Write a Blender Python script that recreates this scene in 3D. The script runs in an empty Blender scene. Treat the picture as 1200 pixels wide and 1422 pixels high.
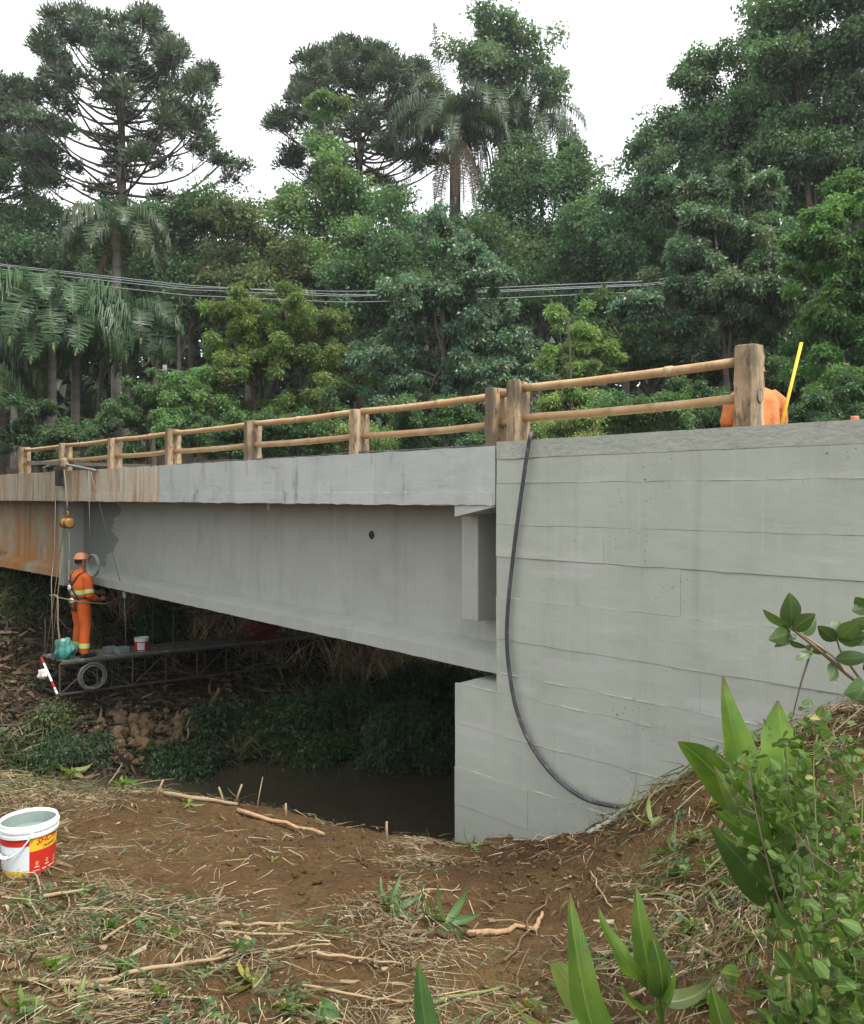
import bpy, math, random
import numpy as np
from mathutils import Vector, Matrix

# ------------------------------------------------------------------ camera, sky, sun, exposure
scene = bpy.context.scene
C = scene.collection
F = 1100.0            # focal length in photograph pixels (photo is 1200 x 1422)
HX, HY = 600.0, 690.0 # point straight ahead; y = 690 is eye level (world z = 0)

cam_data = bpy.data.cameras.new('camera')
cam_data.sensor_fit = 'AUTO'
cam_data.sensor_width = 36.0
cam_data.lens = F / 1422.0 * 36.0
cam_data.shift_y = -21.0 / 1422.0
cam_data.clip_start = 0.05
cam_data.clip_end = 2000.0
cam = bpy.data.objects.new('camera', cam_data)
cam.rotation_euler = (math.radians(90), 0, 0)
C.objects.link(cam)
scene.camera = cam

SUN_EL, SUN_AZ = math.radians(58), math.radians(128)   # azimuth clockwise from +Y (ahead): from behind on the right
world = bpy.data.worlds.new('World')
scene.world = world
world.use_nodes = True
wn, wl = world.node_tree.nodes, world.node_tree.links
wn.clear()
w_out = wn.new('ShaderNodeOutputWorld')
w_bg = wn.new('ShaderNodeBackground'); w_bg.inputs['Strength'].default_value = 0.1
w_sky = wn.new('ShaderNodeTexSky'); w_sky.sky_type = 'NISHITA'; w_sky.sun_disc = False
w_sky.sun_elevation = SUN_EL; w_sky.sun_rotation = SUN_AZ
w_tc = wn.new('ShaderNodeTexCoord')
w_no = wn.new('ShaderNodeTexNoise'); w_no.inputs['Scale'].default_value = 2.2
w_no.inputs['Detail'].default_value = 5; w_no.inputs['Roughness'].default_value = 0.55
w_mr = wn.new('ShaderNodeMapRange')
w_mr.inputs['From Min'].default_value = 0.34; w_mr.inputs['From Max'].default_value = 0.50
w_mr.inputs['To Min'].default_value = 0.25; w_mr.inputs['To Max'].default_value = 1.0
w_mix = wn.new('ShaderNodeMix'); w_mix.data_type = 'RGBA'
w_mix.inputs['B'].default_value = (9.8, 10.0, 10.2, 1)      # bright cloud deck
wl.new(w_tc.outputs['Generated'], w_no.inputs['Vector'])
wl.new(w_no.outputs['Fac'], w_mr.inputs['Value'])
wl.new(w_mr.outputs['Result'], w_mix.inputs['Factor'])
wl.new(w_sky.outputs['Color'], w_mix.inputs['A'])
wl.new(w_mix.outputs['Result'], w_bg.inputs['Color'])
wl.new(w_bg.outputs['Background'], w_out.inputs['Surface'])

sun_data = bpy.data.lights.new('sun', 'SUN')
sun_data.energy = 2.8
sun_data.angle = math.radians(14)
sun_data.color = (1.0, 0.96, 0.9)
sun = bpy.data.objects.new('sun', sun_data)
_sd = Vector((math.sin(SUN_AZ) * math.cos(SUN_EL), math.cos(SUN_AZ) * math.cos(SUN_EL), math.sin(SUN_EL)))
sun.rotation_euler = (-_sd).to_track_quat('-Z', 'Y').to_euler()
C.objects.link(sun)

scene.view_settings.view_transform = 'Standard'
scene.view_settings.look = 'None'
scene.view_settings.exposure = 0.92
scene.view_settings.gamma = 1.0
scene.view_settings.use_curve_mapping = False
scene.render.engine = 'CYCLES'
scene.cycles.max_bounces = 8
scene.cycles.diffuse_bounces = 4
scene.cycles.transparent_max_bounces = 4
scene.cycles.use_denoising = True

rng = np.random.default_rng(7)
random.seed(7)

# ------------------------------------------------------------------ frames
def P(px, py, d):
    """the place seen at photo pixel (px, py), d metres ahead"""
    return Vector(((px - HX) / F * d, d, -(py - HY) / F * d))

VPX = -530.0
_dl = Vector((VPX - HX, F, 0)).normalized()
U = -_dl                                   # along the bridge, towards the right
V = Vector((-U.y, U.x, 0))                 # away from the viewer, across the bridge
FACE = 5.45                                # distance to the bridge face
J = Vector((0.577, 7.05, 0))               # the expansion joint on that face
BROT = math.atan2(U.y, U.x)
def W(s, a, z):
    """bridge frame: s along (right +), a away across, z up"""
    return J + U * s + V * a + Vector((0, 0, z))
def s_of(px, a=0.0):
    t = (px - HX) / F
    Y = (FACE + a) / (V.x * t + V.y)
    return (Vector((t * Y, Y, 0)) - J).dot(U)

# ------------------------------------------------------------------ helpers
def tag(o, label=None, cat=None, group=None, kind=None):
    if label: o['label'] = label
    if cat: o['category'] = cat
    if group: o['group'] = group
    if kind: o['kind'] = kind
    return o

def empty(name, loc=(0, 0, 0), rz=0.0, label=None, cat=None, group=None, kind=None):
    o = bpy.data.objects.new(name, None)
    o.empty_display_size = 0.1
    o.location = loc
    o.rotation_euler = (0, 0, rz)
    C.objects.link(o)
    return tag(o, label, cat, group, kind)

def add_obj(name, me, parent=None, loc=None, rot=None, scale=None):
    o = bpy.data.objects.new(name, me)
    C.objects.link(o)
    if parent is not None: o.parent = parent
    if loc is not None: o.location = loc
    if rot is not None: o.rotation_euler = rot
    if scale is not None: o.scale = scale
    return o

def np_mesh(name, verts, faces, mat=None, cols=None, smooth=False):
    """verts (N,3), faces (M,3|4), cols (N,3) point colours"""
    me = bpy.data.meshes.new(name)
    verts = np.asarray(verts, dtype=np.float32); faces = np.asarray(faces, dtype=np.int32)
    k = faces.shape[1]; m = len(faces)
    me.vertices.add(len(verts)); me.vertices.foreach_set('co', verts.ravel())
    me.loops.add(m * k); me.loops.foreach_set('vertex_index', faces.ravel())
    me.polygons.add(m); me.polygons.foreach_set('loop_start', np.arange(0, m * k, k, dtype=np.int32))
    me.polygons.foreach_set('loop_total', np.full(m, k, dtype=np.int32))
    if smooth: me.polygons.foreach_set('use_smooth', np.ones(m, dtype=bool))
    me.update(calc_edges=True)
    if cols is not None:
        at = me.color_attributes.new('Col', 'FLOAT_COLOR', 'POINT')
        c4 = np.ones((len(verts), 4), dtype=np.float32); c4[:, :3] = cols
        at.data.foreach_set('color', c4.ravel())
    if mat: me.materials.append(mat)
    return me

class MB:
    """collects faces, then builds one mesh object"""
    def __init__(self): self.v = []; self.f = []
    def add(self, vs, fs):
        b = len(self.v); self.v += [tuple(v) for v in vs]; self.f += [tuple(i + b for i in f) for f in fs]; return self
    def box(self, x0, x1, y0, y1, z0, z1):
        vs = [(x0,y0,z0),(x1,y0,z0),(x1,y1,z0),(x0,y1,z0),(x0,y0,z1),(x1,y0,z1),(x1,y1,z1),(x0,y1,z1)]
        return self.add(vs, [(3,2,1,0),(4,5,6,7),(0,1,5,4),(1,2,6,5),(2,3,7,6),(3,0,4,7)])
    def tube(self, pts, rad, n=8, cap=True, side=None, flat=1.0):
        pts = [Vector(p) for p in pts]
        if not hasattr(rad, '__len__'): rad = [rad] * len(pts)
        b = len(self.v); ref = Vector(side) if side is not None else None
        for i, p in enumerate(pts):
            t = (pts[min(i+1, len(pts)-1)] - pts[max(i-1, 0)])
            t = t.normalized() if t.length > 1e-9 else Vector((0,0,1))
            if ref is None:
                ref = Vector((0,0,1)) if abs(t.z) < 0.9 else Vector((1,0,0))
            a = (ref - t * ref.dot(t))
            a = a.normalized() if a.length > 1e-6 else t.orthogonal().normalized()
            ref = a if side is None else ref
            c = t.cross(a)
            r = rad[i]; ra, rb = (r if hasattr(r, '__len__') else (r, r * flat))
            for k in range(n):
                w = 2 * math.pi * k / n
                self.v.append(tuple(p + a * (math.cos(w) * ra) + c * (math.sin(w) * rb)))
        for i in range(len(pts) - 1):
            for k in range(n):
                k2 = (k + 1) % n
                self.f.append((b+i*n+k, b+i*n+k2, b+(i+1)*n+k2, b+(i+1)*n+k))
        if cap:
            self.f.append(tuple(b + k for k in reversed(range(n))))
            e = b + (len(pts)-1)*n
            self.f.append(tuple(e + k for k in range(n)))
        return self
    def lathe(self, prof, n=24, c=(0,0,0)):
        b = len(self.v)
        for r, z in prof:
            for k in range(n):
                w = 2*math.pi*k/n
                self.v.append((c[0]+r*math.cos(w), c[1]+r*math.sin(w), c[2]+z))
        for i in range(len(prof)-1):
            for k in range(n):
                k2 = (k+1) % n
                self.f.append((b+i*n+k, b+i*n+k2, b+(i+1)*n+k2, b+(i+1)*n+k))
        return self
    def prism(self, poly, f0, f1):
        """poly: 2D points; f0/f1 map a 2D point to the near / far 3D point"""
        n = len(poly); b = len(self.v)
        self.v += [tuple(f0(*p)) for p in poly] + [tuple(f1(*p)) for p in poly]
        self.f.append(tuple(b+i for i in range(n))); self.f.append(tuple(b+n+i for i in reversed(range(n))))
        for i in range(n):
            j = (i+1) % n
            self.f.append((b+j, b+i, b+n+i, b+n+j))
        return self
    def torus(self, c, R, r, ax1, ax2, n=28, m=6, a0=0, a1=2*math.pi):
        c = Vector(c); ax1 = Vector(ax1); ax2 = Vector(ax2)
        pts = [c + ax1*(R*math.cos(a0+(a1-a0)*k/n)) + ax2*(R*math.sin(a0+(a1-a0)*k/n)) for k in range(n+1)]
        return self.tube(pts, r, m)
    def mesh(self, name, mat=None, smooth=False):
        me = bpy.data.meshes.new(name)
        me.from_pydata(self.v, [], self.f); me.update()
        if smooth: me.polygons.foreach_set('use_smooth', np.ones(len(me.polygons), dtype=bool))
        if mat: me.materials.append(mat)
        return me
    def build(self, name, mat=None, parent=None, smooth=False, bevel=0.0, fix=True):
        me = self.mesh(name, mat, smooth)
        if fix:
            import bmesh
            bm = bmesh.new(); bm.from_mesh(me)
            bmesh.ops.recalc_face_normals(bm, faces=bm.faces)
            if bevel > 0:
                es = [e for e in bm.edges if len(e.link_faces) == 2 and e.calc_face_angle(0) > 0.6]
                bmesh.ops.bevel(bm, geom=es, offset=bevel, segments=2, affect='EDGES', profile=0.6)
            bm.to_mesh(me); bm.free()
        return add_obj(name, me, parent)

def vnoise(x, y, seed=0):
    """smooth 2D value noise, vectorised, about -1..1"""
    x = np.asarray(x, float); y = np.asarray(y, float)
    xi = np.floor(x).astype(np.int64); yi = np.floor(y).astype(np.int64)
    fx = x - xi; fy = y - yi
    fx = fx*fx*(3-2*fx); fy = fy*fy*(3-2*fy)
    def h(a, b):
        n = (a*374761393 + b*668265263 + seed*1442695041) & 0x7fffffff
        n = ((n ^ (n >> 13)) * 1274126177) & 0x7fffffff
        return ((n ^ (n >> 16)) & 0xffff) / 32767.5 - 1.0
    return (h(xi,yi)*(1-fx)+h(xi+1,yi)*fx)*(1-fy) + (h(xi,yi+1)*(1-fx)+h(xi+1,yi+1)*fx)*fy

def unit(a):
    return a / np.maximum(np.linalg.norm(a, axis=-1, keepdims=True), 1e-9)

# ------------------------------------------------------------------ materials
def pmat(name, base, layers=(), rough=0.85, bump=(), metallic=0.0, attr=False, spec=0.4, coords='Object', coat=0.0):
    """layers: (colour, scale, lo, hi, amount, (sx,sy,sz));  bump: (scale, strength, distance, (sx,sy,sz))"""
    m = bpy.data.materials.new(name); m.use_nodes = True
    nt = m.node_tree; N, L = nt.nodes, nt.links
    b = N['Principled BSDF']
    b.inputs['Roughness'].default_value = rough; b.inputs['Metallic'].default_value = metallic
    b.inputs['Specular IOR Level'].default_value = spec
    b.inputs['Coat Weight'].default_value = coat
    tc = N.new('ShaderNodeTexCoord')
    def mapped(sc, off=0.0):
        mp = N.new('ShaderNodeMapping'); mp.inputs['Scale'].default_value = sc
        mp.inputs['Location'].default_value = (off, off*0.7, off*1.3)
        L.new(tc.outputs[coords], mp.inputs['Vector']); return mp.outputs['Vector']
    if attr:
        at = N.new('ShaderNodeVertexColor'); at.layer_name = 'Col'; cur = at.outputs['Color']
    else:
        rgb = N.new('ShaderNodeRGB'); rgb.outputs[0].default_value = (*base, 1); cur = rgb.outputs[0]
    for i, (col, sc, lo, hi, amt, st) in enumerate(layers):
        no = N.new('ShaderNodeTexNoise'); no.inputs['Scale'].default_value = sc
        no.inputs['Detail'].default_value = 6; no.inputs['Roughness'].default_value = 0.6
        L.new(mapped(st, 3.1*i+1.7), no.inputs['Vector'])
        mr = N.new('ShaderNodeMapRange'); mr.inputs['From Min'].default_value = lo; mr.inputs['From Max'].default_value = hi
        mr.inputs['To Max'].default_value = amt
        L.new(no.outputs['Fac'], mr.inputs['Value'])
        mx = N.new('ShaderNodeMix'); mx.data_type = 'RGBA'; mx.inputs['B'].default_value = (*col, 1)
        L.new(mr.outputs['Result'], mx.inputs['Factor']); L.new(cur, mx.inputs['A']); cur = mx.outputs['Result']
    L.new(cur, b.inputs['Base Color'])
    prev = None
    for i, (sc, strength, dist, st) in enumerate(bump):
        no = N.new('ShaderNodeTexNoise'); no.inputs['Scale'].default_value = sc
        no.inputs['Detail'].default_value = 5
        L.new(mapped(st, 11.0*i+5.3), no.inputs['Vector'])
        bp = N.new('ShaderNodeBump'); bp.inputs['Strength'].default_value = strength; bp.inputs['Distance'].default_value = dist
        L.new(no.outputs['Fac'], bp.inputs['Height'])
        if prev is not None: L.new(prev, bp.inputs['Normal'])
        prev = bp.outputs['Normal']
    if prev is not None: L.new(prev, b.inputs['Normal'])
    return m

def leafmat(name, rough=0.42, trans=0.36, gain=1.0, spec=0.4, base=None):
    m = bpy.data.materials.new(name); m.use_nodes = True
    N, L = m.node_tree.nodes, m.node_tree.links
    b = N['Principled BSDF']; out = N['Material Output']
    b.inputs['Roughness'].default_value = rough; b.inputs['Specular IOR Level'].default_value = spec
    if base is None:
        at = N.new('ShaderNodeVertexColor'); at.layer_name = 'Col'; c = at.outputs['Color']
    else:
        tc = N.new('ShaderNodeTexCoord'); no = N.new('ShaderNodeTexNoise'); no.inputs['Scale'].default_value = 9
        no.inputs['Detail'].default_value = 4
        oi = N.new('ShaderNodeObjectInfo')
        hs = N.new('ShaderNodeHueSaturation')
        mr = N.new('ShaderNodeMapRange'); mr.inputs['To Min'].default_value = 0.72; mr.inputs['To Max'].default_value = 1.3
        L.new(oi.outputs['Random'], mr.inputs['Value']); L.new(mr.outputs['Result'], hs.inputs['Value'])
        mx = N.new('ShaderNodeMix'); mx.data_type = 'RGBA'
        mx.inputs['A'].default_value = (*base, 1); mx.inputs['B'].default_value = (base[0]*1.7, base[1]*1.35, base[2]*0.9, 1)
        m2 = N.new('ShaderNodeMapRange'); m2.inputs['From Min'].default_value = 0.4; m2.inputs['From Max'].default_value = 0.72
        L.new(tc.outputs['Object'], no.inputs['Vector']); L.new(no.outputs['Fac'], m2.inputs['Value'])
        L.new(m2.outputs['Result'], mx.inputs['Factor']); L.new(mx.outputs['Result'], hs.inputs['Color']); c = hs.outputs['Color']
    if base is not None:
        sx = N.new('ShaderNodeSeparateXYZ'); L.new(tc.outputs['Object'], sx.inputs[0])
        ab = N.new('ShaderNodeMath'); ab.operation = 'ABSOLUTE'; L.new(sx.outputs['Y'], ab.inputs[0])
        rib = N.new('ShaderNodeMapRange'); rib.inputs['From Min'].default_value = 0.0034; rib.inputs['From Max'].default_value = 0.0012; rib.inputs['To Max'].default_value = .55
        L.new(ab.outputs[0], rib.inputs['Value'])
        m3 = N.new('ShaderNodeMix'); m3.data_type = 'RGBA'; m3.inputs['B'].default_value = (base[0]*2.6, base[1]*1.9, base[2]*2.0, 1)
        L.new(rib.outputs['Result'], m3.inputs['Factor']); L.new(c, m3.inputs['A'])
        wv = N.new('ShaderNodeTexWave'); wv.bands_direction = 'Y'; wv.inputs['Scale'].default_value = 55; wv.inputs['Distortion'].default_value = 1.2
        wv.inputs['Detail'].default_value = 2; L.new(tc.outputs['Object'], wv.inputs['Vector'])
        m4 = N.new('ShaderNodeMix'); m4.data_type = 'RGBA'; m4.blend_type = 'MULTIPLY'; m4.inputs['B'].default_value = (.66, .72, .66, 1)
        m5 = N.new('ShaderNodeMapRange'); m5.inputs['From Min'].default_value = .55; m5.inputs['To Max'].default_value = .6; L.new(wv.outputs['Fac'], m5.inputs['Value'])
        L.new(m5.outputs['Result'], m4.inputs['Factor']); L.new(m3.outputs['Result'], m4.inputs['A']); c = m4.outputs['Result']
        sg = N.new('ShaderNodeSeparateXYZ'); L.new(tc.outputs['Generated'], sg.inputs[0])      # dry tips and brown flecks
        tp_ = N.new('ShaderNodeMapRange'); tp_.inputs['From Min'].default_value = .93; tp_.inputs['From Max'].default_value = 1.0; L.new(sg.outputs['Z'], tp_.inputs['Value'])
        n6 = N.new('ShaderNodeTexNoise'); n6.inputs['Scale'].default_value = 40; n6.inputs['Detail'].default_value = 3; L.new(tc.outputs['Object'], n6.inputs['Vector'])
        m6 = N.new('ShaderNodeMapRange'); m6.inputs['From Min'].default_value = .66; m6.inputs['From Max'].default_value = .72; m6.inputs['To Max'].default_value = .7; L.new(n6.outputs['Fac'], m6.inputs['Value'])
        mxx = N.new('ShaderNodeMath'); mxx.operation = 'MAXIMUM'; L.new(tp_.outputs['Result'], mxx.inputs[0]); L.new(m6.outputs['Result'], mxx.inputs[1])
        m7 = N.new('ShaderNodeMix'); m7.data_type = 'RGBA'; m7.inputs['B'].default_value = (.16, .10, .045, 1)
        L.new(mxx.outputs[0], m7.inputs['Factor']); L.new(c, m7.inputs['A']); c = m7.outputs['Result']
        bp = N.new('ShaderNodeBump'); bp.inputs['Strength'].default_value = .25; bp.inputs['Distance'].default_value = .002
        L.new(wv.outputs['Fac'], bp.inputs['Height']); L.new(bp.outputs['Normal'], b.inputs['Normal'])
    L.new(c, b.inputs['Base Color'])
    t = N.new('ShaderNodeBsdfTranslucent'); ms = N.new('ShaderNodeMixShader'); ms.inputs['Fac'].default_value = trans
    g = N.new('ShaderNodeMix'); g.data_type = 'RGBA'; g.blend_type = 'MULTIPLY'; g.inputs['Factor'].default_value = 1
    g.inputs['B'].default_value = (1.25, 1.35, 0.6, 1)
    L.new(c, g.inputs['A']); L.new(g.outputs['Result'], t.inputs['Color'])
    L.new(b.outputs['BSDF'], ms.inputs[1]); L.new(t.outputs['BSDF'], ms.inputs[2]); L.new(ms.outputs['Shader'], out.inputs['Surface'])
    return m

I3 = (1, 1, 1)
M = {}
K_ = 1.0
def sc_(c): return tuple(K_*x for x in c)
def concrete(name, base, dark, light, dk=0.5, ext=(), st=(5, 5, 0.35), pits=1.0):
    base, dark, light = sc_(base), sc_(dark), sc_(light); ext = [(sc_(e[0]),)+tuple(e[1:]) for e in ext]
    m = pmat(name, base, layers=[
        (light, 1.3, 0.45, 0.75, 0.55, I3), (dark, 2.6, 0.5, 0.78, dk, I3),
        (dark, 1.0, 0.54, 0.72, dk*0.75, st), (light, 2.0, 0.56, 0.7, 0.4, (9, 9, 0.5)), (dark, 38.0, 0.62, 0.72, dk*0.7, I3), *ext],
        rough=0.78, bump=[(4.0, 0.28, 0.02, (1, 1, 2.0)), (55.0, 0.22, 0.003, I3), (14.0, 0.16, 0.006, (1, 1, 2))], spec=0.3)
    if pits:      # air holes left by the shuttering: small, scattered, really dented
        N, L = m.node_tree.nodes, m.node_tree.links; b = N['Principled BSDF']
        tc = N.new('ShaderNodeTexCoord'); acc = None
        for sc, th in ((7.0, .055), (22.0, .085)):
            vo = N.new('ShaderNodeTexVoronoi'); vo.inputs['Scale'].default_value = sc; L.new(tc.outputs['Object'], vo.inputs['Vector'])
            mr = N.new('ShaderNodeMapRange'); mr.inputs['From Min'].default_value = th*1.35; mr.inputs['From Max'].default_value = th*.7
            L.new(vo.outputs['Distance'], mr.inputs['Value'])
            if acc is None: acc = mr.outputs['Result']
            else:
                mx = N.new('ShaderNodeMath'); mx.operation = 'MAXIMUM'; L.new(acc, mx.inputs[0]); L.new(mr.outputs['Result'], mx.inputs[1]); acc = mx.outputs[0]
        no = N.new('ShaderNodeTexNoise'); no.inputs['Scale'].default_value = 1.1; L.new(tc.outputs['Object'], no.inputs['Vector'])
        sel = N.new('ShaderNodeMapRange'); sel.inputs['From Min'].default_value = .5; sel.inputs['From Max'].default_value = .62; L.new(no.outputs['Fac'], sel.inputs['Value'])
        mu = N.new('ShaderNodeMath'); mu.operation = 'MULTIPLY'; L.new(acc, mu.inputs[0]); L.new(sel.outputs['Result'], mu.inputs[1])
        old = b.inputs['Normal'].links[0].from_socket
        bp = N.new('ShaderNodeBump'); bp.invert = True; bp.inputs['Strength'].default_value = .9*pits; bp.inputs['Distance'].default_value = .012
        L.new(mu.outputs[0], bp.inputs['Height']); L.new(old, bp.inputs['Normal']); L.new(bp.outputs['Normal'], b.inputs['Normal'])
        oc = b.inputs['Base Color'].links[0].from_socket
        mc = N.new('ShaderNodeMix'); mc.data_type = 'RGBA'; mc.inputs['B'].default_value = (dark[0]*.55, dark[1]*.55, dark[2]*.55, 1)
        mf = N.new('ShaderNodeMath'); mf.operation = 'MULTIPLY'; mf.inputs[1].default_value = .35; L.new(mu.outputs[0], mf.inputs[0])
        L.new(mf.outputs[0], mc.inputs['Factor']); L.new(oc, mc.inputs['A']); L.new(mc.outputs['Result'], b.inputs['Base Color'])
    return m
M['wall'] = concrete('grey_painted_wall', (0.385, 0.407, 0.350), (0.30, 0.318, 0.27), (0.45, 0.470, 0.41), .5,
    ext=[((0.24, 0.245, 0.21), 1.0, 0.62, 0.74, 0.35, (5, 5, 0.22)), ((0.46, 0.47, 0.43), 1.1, 0.58, 0.66, 0.6, (0.7, 0.7, 3.5))])
M['wall_mortar'] = pmat('grey_rough_mortar', (0.34, 0.355, 0.305), layers=[((0.25, 0.262, 0.225), 9, 0.5, 0.7, 0.6, I3), ((0.42, 0.43, 0.38), 4, 0.5, 0.7, 0.6, I3)],
    rough=0.85, bump=[(16, 0.5, 0.02, (1, 1, 1.6)), (70, 0.5, 0.006, I3)])
M['fascia'] = concrete('grey_painted_edge', (0.42, 0.435, 0.41), (0.27, 0.28, 0.26), (0.5, 0.51, 0.485), 0.55,
    ext=[((0.15, 0.15, 0.14), 2.2, 0.59, 0.68, 0.55, (3, 3, 0.8)), ((0.20, 0.20, 0.19), 1.2, 0.60, 0.70, 0.4, (1.2, 1.2, 9))])
M['fascia_old'] = concrete('stained_bare_concrete', (0.50, 0.43, 0.32), (0.34, 0.25, 0.15), (0.60, 0.56, 0.47), 0.5,
    ext=[((0.36, 0.19, 0.07), 1.0, 0.46, 0.60, 0.8, (3.2, 3.2, 0.4)), ((0.20, 0.15, 0.10), 1.3, 0.56, 0.62, 0.6, (16, 16, 0.5)), ((0.63, 0.60, 0.53), 1.2, 0.53, 0.62, 0.5, (11, 11, 0.7))])
M['girder'] = concrete('grey_painted_girder', (0.345, 0.36, 0.318), (0.25, 0.26, 0.24), (0.40, 0.41, 0.38), 0.5,
    ext=[((0.21, 0.215, 0.20), 0.8, 0.62, 0.72, 0.35, (2.2, 2.2, 0.7)), ((0.41, 0.42, 0.39), 1.0, 0.56, 0.66, 0.3, (8, 8, 0.25))], pits=.6)
M['girder_wet'] = concrete('fresh_dark_grey_paint', (0.20, 0.215, 0.205), (0.16, 0.17, 0.165), (0.235, 0.245, 0.235), 0.3)
M['girder_old'] = concrete('rust_stained_girder', (0.40, 0.35, 0.26), (0.26, 0.19, 0.11), (0.46, 0.42, 0.33), 0.5,
    ext=[((0.42, 0.17, 0.03), 0.8, 0.40, 0.60, 0.9, (.8, .8, 0.5)), ((0.13, 0.10, 0.07), 1.2, 0.57, 0.66, 0.6, (6, 6, 0.4))])
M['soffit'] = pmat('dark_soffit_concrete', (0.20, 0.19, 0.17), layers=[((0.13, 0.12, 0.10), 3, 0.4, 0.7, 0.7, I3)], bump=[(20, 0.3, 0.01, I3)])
M['post'] = concrete('weathered_brown_post', (0.36, 0.255, 0.15), (0.14, 0.10, 0.06), (0.52, 0.42, 0.29), 0.9,
    ext=[((0.44, 0.31, 0.17), 7, 0.50, 0.60, 0.7, (2, 2, 0.4)), ((0.11, 0.085, 0.06), 4, 0.45, 0.57, 0.85, (1.2, 1.2, 0.45)), ((0.07, 0.055, 0.04), 13, 0.56, 0.64, 0.8, (1.6, 1.6, 0.4)), ((0.60, 0.51, 0.37), 26, 0.66, 0.72, 0.7, (1, 1, 0.6)), ((0.09, 0.065, 0.045), 17, 0.62, 0.70, 0.8, (1, 1, 0.4))], st=(9, 9, 0.6))
M['rail'] = pmat('worn_ochre_rail_paint', (0.40, 0.245, 0.115), layers=[((0.46, 0.33, 0.19), 5, 0.5, 0.64, 0.7, I3), ((0.22, 0.13, 0.065), 12, 0.54, 0.68, 0.6, I3),
    ((0.66, 0.55, 0.40), 30, 0.63, 0.7, 0.7, I3)], rough=0.65, bump=[(28, 0.35, 0.006, I3)])
M['black_joint'] = pmat('joint_filler', (0.03, 0.032, 0.035), rough=0.8)
M['asphalt'] = pmat('asphalt', (0.055, 0.055, 0.055), layers=[((0.09, 0.085, 0.08), 30, 0.5, 0.7, 0.6, I3)], bump=[(120, 0.4, 0.005, I3)])
M['hose'] = pmat('scuffed_black_hose', (0.045, 0.048, 0.055), layers=[((0.20, 0.15, 0.10), 14, 0.56, 0.64, 0.7, I3), ((0.14, 0.145, 0.15), 6, 0.5, 0.7, 0.6, I3)], rough=0.5, bump=[(60, 0.2, 0.003, I3)])
M['soil'] = pmat('red_brown_soil', (0.083, 0.048, 0.019), layers=[
    ((0.128, 0.082, 0.036), 1.1, 0.45, 0.7, 0.75, I3), ((0.050, 0.026, 0.014), 3.2, 0.5, 0.72, 0.7, I3), ((0.15, 0.10, 0.048), 14, 0.55, 0.72, 0.6, I3),
    ((0.05, 0.028, 0.018), 40, 0.56, 0.72, 0.6, I3)], rough=0.95, bump=[(9, 0.9, 0.06, I3), (30, 1.0, 0.03, I3), (90, 0.9, 0.012, I3)], spec=0.15)
M['water'] = pmat('murky_stream', (0.050, 0.043, 0.028), rough=0.10, bump=[(3.0, 0.25, 0.02, I3), (14, 0.12, 0.006, I3)], spec=0.5)
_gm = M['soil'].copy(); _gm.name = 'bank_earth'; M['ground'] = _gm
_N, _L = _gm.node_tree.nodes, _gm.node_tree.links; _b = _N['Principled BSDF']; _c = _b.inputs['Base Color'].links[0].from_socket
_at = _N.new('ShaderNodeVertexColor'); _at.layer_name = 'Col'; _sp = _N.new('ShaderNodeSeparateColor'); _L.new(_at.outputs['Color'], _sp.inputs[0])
for _ch, _m in (('Red', (.46, .40, .40, 1)), ('Green', (.34, .36, .40, 1))):     # dug damp earth / far-bank shade painted into the soil colour
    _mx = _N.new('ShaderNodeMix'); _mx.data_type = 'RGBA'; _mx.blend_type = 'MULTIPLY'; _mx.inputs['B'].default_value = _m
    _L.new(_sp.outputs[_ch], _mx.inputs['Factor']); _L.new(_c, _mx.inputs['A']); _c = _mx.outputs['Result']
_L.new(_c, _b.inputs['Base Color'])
M['bark'] = pmat('grey_brown_bark', (0.10, 0.085, 0.068), layers=[((0.05, 0.04, 0.033), 6, 0.45, 0.65, 0.8, (1, 1, 0.3)), ((0.17, 0.155, 0.13), 3, 0.55, 0.7, 0.6, I3)], rough=0.95, bump=[(14, 0.8, 0.03, (1, 1, 0.3))])
M['palm_bark'] = pmat('palm_trunk', (0.17, 0.155, 0.13), layers=[((0.08, 0.07, 0.055), 4, 0.45, 0.65, 0.7, (0.4, 0.4, 3.0)), ((0.24, 0.225, 0.2), 2, 0.55, 0.7, 0.6, I3)], rough=0.9, bump=[(6, 0.6, 0.02, (0.3, 0.3, 4))])
M['leaf'] = leafmat('tree_leaves', rough=.58, spec=.4)
M['leaf_gloss'] = leafmat('glossy_tree_leaves', rough=0.42, trans=0.3, spec=0.6)
M['needle'] = leafmat('needle_foliage', rough=0.6, trans=0.12)
M['frond'] = leafmat('palm_leaflets', rough=0.4, trans=0.25)
M['straw'] = pmat('dry_straw', (0.4, 0.3, 0.18), attr=True, rough=0.75, spec=0.25)
M['weed'] = leafmat('weed_leaves', rough=0.5, trans=0.3)
M['clod'] = pmat('soil_clod', (0.085, 0.042, 0.022), layers=[((0.05, 0.025, 0.015), 20, 0.45, 0.7, 0.7, I3)], rough=0.95, bump=[(60, 0.6, 0.01, I3)], spec=0.15)
M['rock'] = pmat('brown_rubble', (0.19, 0.12, 0.066), layers=[((0.06, 0.036, 0.022), 4, 0.45, 0.7, 0.8, I3), ((0.20, 0.135, 0.08), 9, 0.55, 0.7, 0.6, I3)], rough=0.9, bump=[(14, 0.6, 0.03, I3)])
M['steel'] = pmat('rusty_grey_steel', (0.075, 0.075, 0.066), layers=[((0.16, 0.085, 0.045), 9, 0.5, 0.65, 0.7, I3)], rough=0.6, metallic=0.3, bump=[(40, 0.2, 0.004, I3)])
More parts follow.
